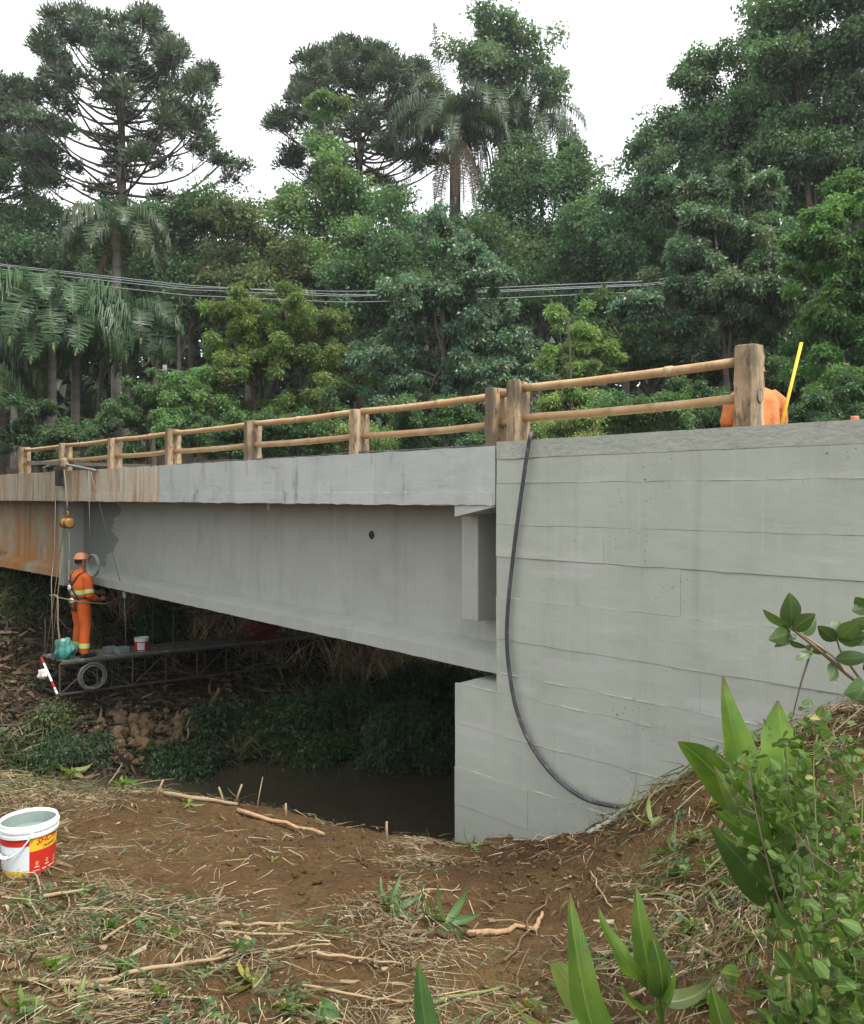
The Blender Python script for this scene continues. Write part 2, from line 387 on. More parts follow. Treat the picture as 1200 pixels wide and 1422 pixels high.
M['plank'] = pmat('paint_splashed_plank', (0.15, 0.15, 0.135), layers=[((0.09, 0.08, 0.06), 3, 0.45, 0.65, 0.7, (1, 6, 1)), ((0.42, 0.43, 0.41), 7, 0.58, 0.66, 0.7, I3)], rough=0.85, bump=[(20, 0.4, 0.006, (1, 8, 1))])
M['rope'] = pmat('tan_rope', (0.24, 0.19, 0.115), layers=[((0.19, 0.15, 0.09), 30, 0.45, 0.6, 0.7, I3)], rough=0.95, bump=[(120, 0.5, 0.004, I3)])
M['cable'] = pmat('grey_cable', (0.19, 0.195, 0.19), layers=[((0.16, 0.16, 0.16), 12, 0.5, 0.65, 0.6, I3)], rough=0.55)
M['wire'] = pmat('aluminium_wire', (0.30, 0.32, 0.33), rough=0.45, metallic=0.6)
M['orange'] = pmat('orange_workwear', (0.66, 0.125, 0.02), layers=[((0.45, 0.09, 0.02), 5, 0.5, 0.7, 0.6, I3)], rough=0.85, bump=[(9, 0.7, 0.03, (1, 1, 0.6)), (34, 0.35, 0.01, I3)])
M['orange_faded'] = pmat('faded_orange_cloth', (0.56, 0.19, 0.06), layers=[((0.42, 0.12, 0.035), 6, 0.5, 0.7, 0.6, I3)], rough=0.85, bump=[(9, 0.7, 0.03, I3), (34, 0.35, 0.01, I3)])
M['skin'] = pmat('skin', (0.30, 0.155, 0.09), rough=0.55)
M['hair'] = pmat('black_hair', (0.018, 0.014, 0.012), rough=0.7)
M['band_lime'] = pmat('lime_band', (0.62, 0.75, 0.12), rough=0.6)
M['band_silver'] = pmat('silver_band', (0.62, 0.63, 0.62), rough=0.4)
M['strap'] = pmat('dark_strap', (0.035, 0.03, 0.03), rough=0.8, bump=[(60, 0.3, 0.003, I3)])
M['helmet'] = pmat('orange_helmet', (0.62, 0.26, 0.12), rough=0.4, coat=0.2)
M['boot'] = pmat('dark_boot', (0.03, 0.026, 0.022), rough=0.7)
M['yellow'] = pmat('yellow_paint', (0.72, 0.46, 0.03), rough=0.5)
M['hoist'] = pmat('worn_yellow_hoist', (0.30, 0.165, 0.04), layers=[((0.22, 0.12, 0.05), 14, 0.5, 0.65, 0.7, I3)], rough=0.5, metallic=0.2)
M['white_plastic'] = pmat('white_plastic', (0.74, 0.77, 0.79), layers=[((0.62, 0.64, 0.63), 6, 0.5, 0.7, 0.5, I3)], rough=0.35, coat=0.1)
M['pail_paint'] = pmat('grey_green_paint_film', (0.20, 0.255, 0.235), layers=[((0.27, 0.32, 0.30), 8, 0.5, 0.7, 0.6, I3)], rough=0.4)
M['label_red'] = pmat('red_label', (0.50, 0.028, 0.018), rough=0.4)
M['label_yellow'] = pmat('yellow_label', (0.76, 0.46, 0.03), rough=0.4)
M['label_white'] = pmat('pale_label', (0.62, 0.68, 0.70), rough=0.45)
M['label_dark'] = pmat('dark_print', (0.05, 0.045, 0.03), rough=0.5)
M['label_print'] = pmat('white_print', (0.72, 0.66, 0.6), rough=0.5)
M['label_gold'] = pmat('gold_print', (0.62, 0.25, 0.05), rough=0.5)
M['teal'] = pmat('teal_sack', (0.05, 0.22, 0.20), layers=[((0.42, 0.48, 0.44), 5, 0.56, 0.64, 0.8, I3)], rough=0.45, bump=[(12, 0.8, 0.03, I3)])
M['tub'] = pmat('grey_green_tub', (0.24, 0.29, 0.28), layers=[((0.40, 0.44, 0.43), 8, 0.55, 0.66, 0.7, I3)], rough=0.55)
M['tarp'] = pmat('dark_red_tarp', (0.14, 0.022, 0.018), rough=0.7, bump=[(8, 0.7, 0.03, I3)])
M['rag'] = pmat('white_rag', (0.7, 0.68, 0.6), rough=0.9, bump=[(25, 0.6, 0.01, I3)])
M['red_paint'] = pmat('red_stripe', (0.45, 0.03, 0.03), rough=0.6)
M['white_paint'] = pmat('white_stripe', (0.75, 0.75, 0.72), rough=0.6)
M['pole_concrete'] = pmat('pale_pole', (0.17, 0.17, 0.155), layers=[((0.10, 0.10, 0.09), 5, 0.5, 0.7, 0.6, I3)], rough=0.9)
M['cone'] = pmat('faded_cone', (0.70, 0.20, 0.12), rough=0.6)
M['stick'] = pmat('dead_cane', (0.31, 0.225, 0.13), layers=[((0.24, 0.16, 0.09), 7, 0.45, 0.66, 0.7, I3), ((0.42, 0.33, 0.22), 4, 0.55, 0.7, 0.6, I3)], rough=0.9, bump=[(40, 0.5, 0.006, I3)])
M['stick_dark'] = pmat('dark_root', (0.15, 0.09, 0.05), layers=[((0.07, 0.045, 0.03), 9, 0.45, 0.66, 0.7, I3)], rough=0.95, bump=[(30, 0.7, 0.012, I3)])
M['root_pale'] = pmat('pale_root', (0.36, 0.22, 0.12), layers=[((0.20, 0.11, 0.06), 18, 0.5, 0.66, 0.7, I3)], rough=0.9, bump=[(26, 0.8, 0.02, I3)])
M['stem'] = pmat('green_stem', (0.16, 0.22, 0.06), layers=[((0.24, 0.2, 0.09), 6, 0.5, 0.7, 0.6, I3)], rough=0.6)
M['twig'] = pmat('brown_twig', (0.14, 0.10, 0.07), layers=[((0.24, 0.19, 0.13), 12, 0.5, 0.7, 0.6, I3)], rough=0.9)
M['blade'] = leafmat('broad_blade', rough=0.42, trans=0.45, base=(0.098, 0.185, 0.042))
M['blade_dark'] = leafmat('dark_blade', rough=0.4, trans=0.3, base=(0.058, 0.125, 0.040))
M['blade_pale'] = leafmat('pale_blade', rough=0.45, trans=0.35, base=(0.145, 0.20, 0.075))
M['oval'] = leafmat('oval_leathery_leaf', rough=0.36, trans=0.2, base=(0.058, 0.105, 0.040))
M['shrub_leaf'] = leafmat('small_shrub_leaf', rough=0.6, trans=0.35, spec=.25, base=(0.070, 0.130, 0.034))
M['yellow_leaf'] = leafmat('yellowing_leaf', rough=0.5, trans=0.3, base=(0.17, 0.18, 0.05))

# ------------------------------------------------------------------ terrain
def pp(px, d, z):            # control point: photo column, distance ahead, height
    return ((px - HX) / F * d, d, z)
CTRL = [
    (0,0,-1.62),(0,-4,-1.5),(-4,0,-1.6),(-4,-4,-1.5),(3.2,0,-0.9),(5,-3,-0.4),(1.6,1.2,-1.55),
    (-1.6,2.9,-1.92),(0,2.8,-1.93),(1.0,2.7,-1.85),(-4,3.2,-1.95),(-8,2,-2.2),
    (-2.24,4.4,-2.10),(-1.0,4.6,-2.20),(0.2,4.5,-2.22),(0.95,4.2,-2.12),
    (-4.4,5.4,-2.22),(-3.1,6.0,-2.38),(-1.6,5.8,-2.48),(-0.2,5.8,-2.62),(0.5,5.6,-2.58),(0.9,5.3,-2.38),
    (-3.9,7.0,-2.52),(-5.2,6.8,-2.55),(-2.4,7.2,-2.70),(-1.08,7.0,-2.84),(-0.27,7.3,-3.16),(0.18,7.43,-3.28),(0.3,6.7,-3.0),
    (-4.6,8.2,-3.2),(-2.6,8.3,-3.45),(-1.2,8.1,-3.55),(-0.3,8.2,-3.75),
    (0.75,6.88,-3.0),(1.41,6.23,-2.60),(2.04,5.617,-1.84),(2.71,4.97,-1.29),(3.6,4.1,-0.85),(6,1.8,-0.3),
    (1.64,3.7,-1.62),(2.1,4.2,-1.36),(2.3,3.0,-1.15),(1.15,5.2,-2.15),(1.5,4.6,-1.80),
    pp(250,9.9,-4.5),pp(420,10.2,-4.6),pp(580,10.2,-4.6),pp(60,9.3,-4.3),(-8,8,-4.4),(-12,5,-4.4),(4,14.2,-4.6),(8,18,-4.6),(1.6,12,-4.6),
    pp(400,11.8,-4.05),pp(250,11.6,-4.02),pp(100,11.2,-4.0),pp(-50,10.9,-4.0),pp(520,12.0,-4.1),pp(620,13.0,-4.2),
    pp(400,13.2,-3.72),pp(250,12.7,-3.72),pp(100,12.3,-3.62),pp(-40,12.0,-3.5),pp(180,12.2,-3.68),pp(530,13.8,-3.85),
    pp(500,15.2,-3.95),pp(500,17.4,-3.80),pp(500,20,-2.7),pp(500,22.5,-1.4),
    pp(300,14.8,-3.62),pp(300,17,-2.95),pp(300,19.5,-1.9),pp(300,23,-0.8),
    pp(100,13.3,-3.45),pp(100,15,-2.85),pp(100,17,-2.0),pp(100,20,-0.9),pp(-50,13.2,-3.05),pp(-60,15.5,-2.1),pp(-100,18,-1.0),
    pp(620,15,-4.0),pp(640,18,-3.4),pp(640,21,-2.4),pp(640,25,-1.2),
    (-14,12,-2.2),(-18,18,-0.3),(-12,26,0.0),(0,28,0.0),(10,26,-0.6),(16,22,-0.2),(14,12,-0.2),(9,6,-0.2),(25,15,0.6),(25,30,2.5),
    (-25,40,1.5),(0,45,1.6),(25,50,4.0),(-30,10,0.0),(-60,60,5),(0,80,7),(60,80,12),(60,20,4),(-80,0,2),(80,-20,3),(0,-40,2),(-60,-40,2),(60,-60,4),(0,150,16),(-120,150,18),(120,150,22),
]
CTRL = np.array(CTRL, float)
_cc = 0.55
def _phi(r): return np.sqrt(r*r + _cc*_cc)
_A = _phi(np.hypot(CTRL[:,None,0]-CTRL[None,:,0], CTRL[:,None,1]-CTRL[None,:,1]))
_n = len(CTRL); _K = np.zeros((_n+1, _n+1)); _K[:_n,:_n] = _A - 0.02*np.eye(_n); _K[:_n,_n] = 1; _K[_n,:_n] = 1
_w = np.linalg.solve(_K, np.append(CTRL[:,2], 0))
def ground_np(x, y):
    x = np.asarray(x, float); y = np.asarray(y, float)
    sh = x.shape; xf, yf = x.ravel(), y.ravel(); out = np.empty(xf.shape)
    for i in range(0, len(xf), 20000):
        a, b = xf[i:i+20000], yf[i:i+20000]
        out[i:i+20000] = _phi(np.hypot(a[:,None]-CTRL[None,:,0], b[:,None]-CTRL[None,:,1])) @ _w[:_n] + _w[_n]
    near = np.exp(-((np.hypot(xf, yf-5))/14.0)**2)
    out += near*(0.05*vnoise(xf*1.3, yf*1.3, 1) + 0.035*vnoise(xf*3.3, yf*3.3, 2) + 0.02*vnoise(xf*8, yf*8, 3) + 0.010*vnoise(xf*19, yf*19, 4))
    rg = np.exp(-(((xf-1.3)/1.3)**2+((yf-5.9)/1.3)**2)) + np.exp(-(((xf-2.4)/.7)**2+((yf-4.6)/.8)**2))
    out += rg*(0.035*vnoise(xf*6, yf*6, 8)+0.025*vnoise(xf*13, yf*13, 9)+.012*vnoise(xf*27, yf*27, 10))
    out += (1-near)*0.35*vnoise(xf*0.12, yf*0.12, 5)
    return np.clip(out, -4.9, 40).reshape(sh)
def ground(x, y): return float(ground_np(np.array([x]), np.array([y]))[0])

def axis(lo, f0, f1, hi, fine):
    a = list(np.arange(f0, f1+1e-6, fine)); st = fine
    x = f0
    left = []
    while x > lo: st *= 1.22; x -= st; left.append(x)
    st = fine; x = f1; right = []
    while x < hi: st *= 1.22; x += st; right.append(x)
    return np.array(left[::-1] + a + right)
gx = axis(-420, -5.6, 3.8, 420, 0.055); gy = axis(-300, 1.9, 8.4, 700, 0.055)
GX, GY = np.meshgrid(gx, gy)
GZ = ground_np(GX, GY)
nx, ny = len(gx), len(gy)
idx = np.arange(nx*ny).reshape(ny, nx)
quads = np.stack([idx[:-1,:-1], idx[:-1,1:], idx[1:,1:], idx[1:,:-1]], -1).reshape(-1, 4)
_f = lambda cx, cy, rx, ry: np.clip(1.5-np.hypot((GX-cx)/rx, (GY-cy)/ry)+.45*vnoise(GX*2.2, GY*2.2, 41)+.3*vnoise(GX*7, GY*7, 42), 0, 1)
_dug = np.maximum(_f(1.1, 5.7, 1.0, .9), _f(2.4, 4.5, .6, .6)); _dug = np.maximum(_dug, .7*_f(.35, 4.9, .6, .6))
_bank_shade = np.clip((GY-9.2)/1.5, 0, 1)  # painted shade: soil colour darkens from the stream onwards
g = add_obj('ground', np_mesh('ground', np.stack([GX,GY,GZ],-1).reshape(-1,3), quads, M['ground'], np.stack([_dug,_bank_shade,0*_dug],-1).reshape(-1,3), smooth=True))
tag(g, kind='structure')

WATER_Z = -4.0
wv = [(-9,6.0,WATER_Z),(-3,6.0,WATER_Z),(1.2,7.4,WATER_Z),(14,20,WATER_Z),(10,24,WATER_Z),(-1,13.2,WATER_Z),(-9,12.2,WATER_Z),(-16,9,WATER_Z),(-16,3,WATER_Z)]
w = MB(); w.add(wv, [tuple(range(len(wv)))])
tag(w.build('water', M['water']), kind='structure')

# ------------------------------------------------------------------ bridge (bridge frame: x = s along, y = away, z)
ZT, ZB = 0.455, -0.077        # top and bottom of the edge beam
WT = 0.497                    # top of the abutment wall
S_PAINT = s_of(221)
bridge = empty('concrete_bridge', J, BROT, 'concrete girder bridge freshly painted grey up to its rust-stained unpainted far part', 'bridge')
random.seed(3)
def wavy_edge(mb, s0, s1, y0, y1, z0, z1, amp=0.004, step=0.12):
    """a long beam whose bottom and top arris wander a little"""
    n = max(2, int((s1-s0)/step)); b = len(mb.v)
    for i in range(n+1):
        s = s0+(s1-s0)*i/n; j1 = random.uniform(-amp, amp); j2 = random.uniform(-amp, amp)
        mb.v += [(s, y0, z0+j1), (s, y0, z1+j2), (s, y1, z1+j2*0.5), (s, y1, z0)]
    for i in range(n):
        a = b+4*i; c = a+4
        for k in range(4): mb.f.append((a+k, c+k, c+(k+1)%4, a+(k+1)%4))
    mb.f += [(b,b+1,b+2,b+3), (b+4*n+3,b+4*n+2,b+4*n+1,b+4*n)]
    return mb
wavy_edge(MB(), S_PAINT, -0.022, 0, 0.26, ZB, ZT).build('edge_beam', M['fascia'], bridge)['label'] = 'grey painted edge beam'
wavy_edge(MB(), -30, S_PAINT-0.002, 0.004, 0.26, ZB+0.003, ZT-0.004, 0.006).build('edge_beam', M['fascia_old'], bridge)['label'] = 'unpainted rust-streaked edge beam'
# a thin lower band cast along the edge beam
wavy_edge(MB(), S_PAINT+0.01, -0.05, -0.006, 0.02, ZB+0.002, ZB+0.125, 0.010, 0.09).build('edge_strip', M['fascia'], bridge)
wavy_edge(MB(), -30, S_PAINT-0.03, -0.002, 0.02, ZB+0.004, ZB+0.13, 0.010, 0.09).build('edge_strip', M['fascia_old'], bridge)
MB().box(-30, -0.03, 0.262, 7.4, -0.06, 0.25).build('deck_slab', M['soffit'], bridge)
MB().box(-30, -0.03, 7.402, 7.7, ZB, ZT).build('edge_beam', M['fascia_old'], bridge)
MB().box(-0.021, -0.001, 0.03, 7.6, -0.05, 0.44).build('joint_filler', M['black_joint'], bridge)
S_RIB = -10.52
def girder_bottom(s): return -1.66 + 0.016*(-s) if s > -10 else -1.50
def girder(name_part, s0, s1, web_a, mat, flip=1, label=None):
    """web with a haunched bottom flange, as one loft"""
    mb = MB(); n = max(2, int((s1-s0)/0.15)); sect = None; b = 0
    for i in range(n+1):
        s = s0+(s1-s0)*i/n; zb = girder_bottom(s); j = random.uniform(-.006,.006); k = random.uniform(-.005, .005)
        ring = [(web_a, -0.07), (web_a, zb+0.225+j), (web_a-0.30*flip, zb+0.135+k), (web_a-0.302*flip, zb+j*0.6), (web_a+0.55*flip, zb), (web_a+0.55*flip, zb+0.14), (web_a+0.38*flip, zb+0.26), (web_a+0.38*flip, -0.07)]
        mb.v += [(s, a, z) for a, z in ring]
    m_ = 8
    for i in range(n):
        for k in range(m_):
            mb.f.append((i*m_+k, i*m_+(k+1)%m_, (i+1)*m_+(k+1)%m_, (i+1)*m_+k))
    mb.f += [tuple(range(m_)), tuple(n*m_+k for k in reversed(range(m_)))]
    o = mb.build(name_part, mat, bridge)
    if label: o['label'] = label
    return o
A_WEB = 0.58
girder('girder', S_RIB+0.12, 0.0, A_WEB, M['girder'], label='grey painted girder')
girder('girder', -30, S_RIB-0.12, A_WEB, M['girder_old'], label='rust-stained unpainted girder')
girder('girder', -30, 0.0, 7.1, M['girder_old'], -1)
# the freshly painted darker patch beside the rib, a ragged film on the web
mb = MB(); random.seed(5)
s_a, s_b = S_RIB+0.125, s_of(160, A_WEB)
top = []; nn = 26
for i in range(nn+1):
    z = -0.10 + (girder_bottom(-9)+0.27+0.10)*i/nn
    e = s_b + 0.16*math.sin(i*0.5)+random.uniform(-.10,.10) - 0.35*max(0, (i-16)/10.0)
    top.append((e, z))
for i in range(nn):
    (e0, z0), (e1, z1) = top[i], top[i+1]
    mb.add([(s_a, A_WEB-.004, z0), (e0, A_WEB-.004, z0), (e1, A_WEB-.004, z1), (s_a, A_WEB-.004, z1)], [(0,1,2,3)])
mb.build('wet_paint_patch', M['girder_wet'], bridge)['label'] = 'darker freshly painted patch'
MB().box(S_RIB-0.12, S_RIB+0.118, 0.22, 0.9, -1.63, -0.075).build('rib', M['girder'], bridge, bevel=0.012)
MB().box(-0.64, -0.43, 0.24, 0.70, -1.185, -0.078).build('rib', M['girder'], bridge, bevel=0.01)
mb = MB(); mb.prism([(-0.52, ZB-0.001), (-0.52, -0.185), (-0.03, ZB-0.012), (-0.03, ZB-0.001)], lambda s, z: (s, 0.012, z), lambda s, z: (s, 0.44, z))
mb.build('bracket', M['fascia'], bridge)
# drain hole and drip pipe
mb = MB(); sh_ = s_of(516, A_WEB)
ring = [(sh_+0.045*math.cos(k*0.5236)*random.uniform(.8,1.2), A_WEB-.003, -0.44+0.055*math.sin(k*0.5236)*random.uniform(.8,1.2)) for k in range(12)]
mb.add(ring, [tuple(range(12))]); mb.build('drain_hole', M['black_joint'], bridge)
mb = MB(); mb.tube([(s_of(373, .25), .25, -0.05), (s_of(373, .25), .25, -0.16)], 0.03, 10); mb.build('drain_pipe', M['fascia'], bridge)

# ------------------------------------------------------------------ abutment and its board-marked wall
wall = empty('abutment_wall', J, BROT, 'tall grey painted abutment wall with board-marked bands at the bridge end', 'wall')
MB().box(0.003, 6.0, 0.004, 0.45, -4.4, WT-0.03).build('core', M['wall'], wall)
MB().box(-0.497, 0.0, 0.022, 7.6, -4.6, -1.745).build('bearing_block', M['wall'], wall)
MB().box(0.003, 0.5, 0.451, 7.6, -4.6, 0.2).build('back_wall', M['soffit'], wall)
ZL = [WT-0.005, 0.335, 0.118, -0.245, -0.53, -0.885, -1.26, -1.56, -1.735, -2.11, -2.51, -2.86, -3.4, -4.2]
rb = random.Random(11)
def panel(s0, s1, zlo, zhi, proud, mat, seed, amp=0.007, sl=0.0):
    """one shuttering-board panel: front face with wandering upper and lower edges"""
    r = random.Random(seed); n = max(3, int((s1-s0)/0.16)); mb = MB()
    lo = [zlo + r.uniform(0.0003, amp) for _ in range(n+1)]; hi = [zhi - r.uniform(0.0003, amp) for _ in range(n+1)]
    tw0, tw1 = r.uniform(-.003, .003), r.uniform(-.003, .003)
    for i in range(n+1):
        s = s0+(s1-s0)*i/n
        mb.v += [(s, -proud-tw0, lo[i]+sl*s), (s, -proud-tw1, hi[i]+sl*s), (s, 0.012, hi[i]+sl*s), (s, 0.012, lo[i]+sl*s)]
    for i in range(n):
        a = 4*i; c = a+4
        for k in range(4): mb.f.append((a+k, c+k, c+(k+1)%4, a+(k+1)%4))
    mb.f += [(0,1,2,3), (4*n+3,4*n+2,4*n+1,4*n)]
    return mb.build('panel', mat, wall)
cuts = {0: [], 1: [1.30], 2: [2.26], 3: [1.10, 2.27], 4: [1.44, 1.75], 5: [0.95, 2.4], 6: [1.9], 7: [1.2], 8: [2.0], 9: [0.62], 10: [0.35, 1.15], 11: [0.18, 0.62], 12: [0.25]}
proud = [0.004, 0.000, 0.007, 0.010, 0.004, 0.009, 0.003, 0.001, 0.006, 0.002, 0.010, 0.006, 0.002]
for b in range(len(ZL)-1):
    left = 0.0 if b < 8 else -0.5
    cs = [left] + cuts.get(b, []) + [6.0]
    for i in range(len(cs)-1):
        panel(cs[i]+(0.0004 if i else 0), cs[i+1]-0.0004, ZL[b+1], ZL[b], proud[b]+rb.uniform(0, .0025), M['wall_mortar'] if b < 1 else M['wall'], 100+b*7+i, amp=0.004 if b < 2 else 0.0022)
# mortar fins squeezed out between the boards
for b in range(1, len(ZL)-2):
    r = random.Random(50+b); left = 0.01 if b < 8 else -0.49
    s = left
    while s < 5.5:
        ln = r.uniform(0.25, 1.1); n = max(3, int(ln/0.05)); mb = MB(); h = r.uniform(.003, .007)
        if r.random() < 0.8:
            for i in range(n+1):
                t = i/n; e = math.sin(math.pi*t)**0.4 if 0 < t < 1 else 0.1
                z = ZL[b]+r.uniform(-.0018,.0018); hh = h*e*r.uniform(.5, 1.2); pr = (0.009+0.007*r.random())*e
                mb.v += [(s+ln*t, -pr, z-hh*0.2), (s+ln*t, 0.012, z+hh), (s+ln*t, 0.012, z-hh)]
            for i in range(n):
                a = 3*i; c = a+3
                for k in range(3): mb.f.append((a+k, c+k, c+(k+1)%3, a+(k+1)%3))
            mb.f += [(0,1,2), (3*n+2,3*n+1,3*n)]
            mb.build('mortar_fin', M['wall'], wall)
        s += ln + r.uniform(0.02, 0.3)
# road fill behind the wall, with its surface
mb = MB(); mb.box(0.51, 30, 0.46, 7.6, -4.0, 0.24); o = mb.build('road_embankment', M['soil']); o.location = J; o.rotation_euler = (0,0,BROT); tag(o, kind='structure')
mb = MB(); mb.box(-30, 30, 0.6, 7.2, 0.2505, 0.262); o = mb.build('road', M['asphalt']); o.location = J; o.rotation_euler = (0,0,BROT); tag(o, kind='structure')

# ------------------------------------------------------------------ railing
railing = empty('bridge_railing', J, BROT, 'ochre pipe railing between short weathered brown concrete posts along the bridge edge', 'railing')
posts = [2.20, 0.135, -0.115] + [s_of(p) for p in (485, 338, 228, 148)] + [-10.1, -12.15]
def post(s, base, h, wd=0.135, dp=0.21, seed=0):
    r = random.Random(seed); mb = MB(); n = 7
    for i in range(n+1):
        z = base+h*i/n; k = 1.0 + r.uniform(-.025,.025)
        if i == n: k *= 0.90
        x0, x1, y0, y1 = s-wd/2*k, s+wd/2*k, 0.03, 0.03+dp*k; c = 0.022
        ring = [(x0+c,y0),(x1-c,y0),(x1,y0+c),(x1,y1-c),(x1-c,y1),(x0+c,y1),(x0,y1-c),(x0,y0+c)]
        zz = z if i < n else z
        mb.v += [(x+r.uniform(-.003,.003), y+r.uniform(-.003,.003), zz+(r.uniform(-.012,.004) if i == n else 0)) for x, y in ring]
        if i == n-1:
            pass
    for i in range(n):
        for k in range(8): mb.f.append((i*8+k, i*8+(k+1)%8, (i+1)*8+(k+1)%8, (i+1)*8+k))
    mb.f += [tuple(reversed(range(8))), tuple(n*8+k for k in range(8))]
    return mb.build('post', M['post'], railing, bevel=0.006)
rails_z = (0.475, 0.205)
for i, s in enumerate(posts):
    post(s, (WT if s > 0 else ZT)-0.01, 0.585 if s > 1 else (0.545 if s > -.2 else 0.52+0.02*((i*7) % 3-1)), wd=0.15 if s > 1 else 0.135, seed=20+i)
def rail(s0, s1, z0, z1, seed):
    r = random.Random(seed); n = 10; pts = []
    for i in range(n+1):
        t = i/n
        pts.append((s0+(s1-s0)*t, 0.135+r.uniform(-.002,.002), z0+(z1-z0)*t - 0.012*math.sin(math.pi*t)+r.uniform(-.002,.002)))
    mb = MB(); mb.tube(pts, [0.0355+r.uniform(-.001,.001) for _ in pts], 12)
    o = mb.build('rail', M['rail'], railing, smooth=True)
    if r.random() < 0.5:
        t = r.uniform(.3, .8); x = s0+(s1-s0)*t; z = z0+(z1-z0)*t-0.012*math.sin(math.pi*t)
        mm = MB(); mm.tube([(x-.03, .135, z), (x-.028, .135, z), (x+.03, .135, z), (x+.032, .135, z)], [.034, .042, .041, .034], 12); mm.build('sleeve', M['rail'], o, smooth=True)
for i in range(len(posts)-1):
    if i == 1: continue
    a, b_ = posts[i+1], posts[i]; base = WT if a > 0 else ZT
    for q, rz in enumerate(rails_z):
        rail(a+0.045, b_-0.05, base+rz*0.98, base+rz*0.98+(0.005 if a > 0 else 0), 40+i*2+q)
for rz in rails_z:      # stub between the twin posts and the capped rail end on the last post
    MB().tube([(-0.06, .135, ZT+rz), (0.08, .135, ZT+rz+.02)], .036, 10).build('rail_stub', M['rail'], railing, smooth=True)
e = MB(); e.tube([(2.268, .135, WT+.215), (2.279, .135, WT+.215)], .046, 14); e.build('rail_cap', M['post'], railing)
mb = MB(); mb.torus((2.276, .135, WT+.215), .047, .005, (0,1,0), (0,0,1), 18, 6); mb.build('cap_ring', M['steel'], railing)

# hose hanging over the wall, and the cable lying on the edge of the deck
def smooth_path(pts, n=12):
    pts = [Vector(p) for p in pts]; out = []
    for i in range(len(pts)-1):
        p0 = pts[max(i-1,0)]; p1 = pts[i]; p2 = pts[i+1]; p3 = pts[min(i+2, len(pts)-1)]
        for k in range(n):
            t = k/n
            out.append(0.5*((2*p1)+(p2-p0)*t+(2*p0-5*p1+4*p2-p3)*t*t+(3*p1-p0-3*p2+p3)*t**3))
    out.append(pts[-1]); return out
def wall_pt(px, py, a=-0.03):
    t = (px-HX)/F; Y = (FACE+a)/(V.x*t+V.y); return Vector((t*Y, Y, -(py-HY)/F*Y))
hp = [W(-2.2, 0.36, 0.30), W(-0.9, 0.33, 0.40), W(-0.3, 0.30, 0.50), W(0.08, 0.30, 0.53), W(0.24, 0.20, 0.56), wall_pt(737, 603, -0.03), wall_pt(733, 625, -.05), wall_pt(722, 700, -.05), wall_pt(713, 770, -.05), wall_pt(705, 850, -.05),
      wall_pt(705, 910, -.05), wall_pt(716, 980, -.05), wall_pt(738, 1035, -.05), wall_pt(770, 1078, -.06), wall_pt(810, 1108, -.08), wall_pt(850, 1119, -.10), wall_pt(872, 1120, -.12)]
e_ = wall_pt(900, 1113, -.20); e_.z = min(e_.z, ground(e_.x, e_.y)+0.0); hp.append(e_)
hp.append(Vector((e_.x+.12, e_.y-.12, ground(e_.x+.12, e_.y-.12)-.10)))
mb = MB(); mb.tube(smooth_path(hp, 8), 0.0175, 10)
tag(mb.build('hose', M['hose'], smooth=True), 'scuffed black hose hanging down the abutment wall from the twin posts', 'hose')
pts = [W(s, 0.12+0.03*math.sin(s*1.7)-(0.05 if s > -4 else 0), ZT+0.012+0.012*max(0, math.sin(s*2.3))) for s in np.arange(-6.4, -0.2, 0.25)]
pts += [W(-0.19, 0.27, ZT+0.02), W(-.02, .30, ZT+.04), W(.1, .31, ZT-.05)]
mb = MB(); mb.tube(smooth_path(pts, 3), 0.0085, 6)
tag(mb.build('cable', M['hose'], smooth=True), 'thin dark cable lying along the top of the bridge edge behind the posts', 'cable')

# ------------------------------------------------------------------ work platform slung under the bridge
PA = P(83, 919, 12.97); PA.z = -2.71
plat = empty('work_platform', PA, BROT, 'long steel truss work platform with plank deck slung across under the bridge', 'scaffold')
# local frame: x = along bridge (right +), y = away (its length), z up; width runs to -x
PL, PW, PH, TILT = 7.4, 0.80, 0.53, -0.045
def pz(y): return TILT*y
def bar(mb, a, b, r=0.016, n=6): mb.tube([a, b], r, n); return mb
for x in (0.0, -PW):
    for z in (-0.03, -PH):
        bar(MB(), (x, 0, z), (x, PL, z+pz(PL)), 0.021).build('chord', M['steel'], plat)
NB = 12
for x in (0.0, -PW):
    for i in range(NB+1):
        y = PL*i/NB
        bar(MB(), (x, y, -PH+pz(y)), (x, y, -0.03+pz(y)), 0.014).build('strut', M['steel'], plat)
        if i < NB:
            y2 = PL*(i+1)/NB
            za, zb = (-0.03, -PH) if i % 2 else (-PH, -0.03)
            bar(MB(), (x, y, za+pz(y)), (x, y2, zb+pz(y2)), 0.011).build('diagonal', M['steel'], plat)
for i in range(0, NB+1, 2):
    y = PL*i/NB
    bar(MB(), (0, y, -PH+pz(y)), (-PW, y, -PH+pz(y)), 0.012).build('crossbar', M['steel'], plat)
for i, (x0, x1) in enumerate(((-0.79, -0.54), (-0.53, -0.28), (-0.27, 0.01))):
    mb = MB(); y0 = 0.02*i; y1 = PL-.1*i
    mb.add([(x0,y0,-.008+pz(y0)),(x1,y0,-.008+pz(y0)),(x1,y1,-.008+pz(y1)),(x0,y1,-.008+pz(y1)),(x0,y0,.022+pz(y0)),(x1,y0,.022+pz(y0)),(x1,y1,.022+pz(y1)),(x0,y1,.022+pz(y1))],
           [(3,2,1,0),(4,5,6,7),(0,1,5,4),(1,2,6,5),(2,3,7,6),(3,0,4,7)])
    mb.build('plank', M['plank'], plat)
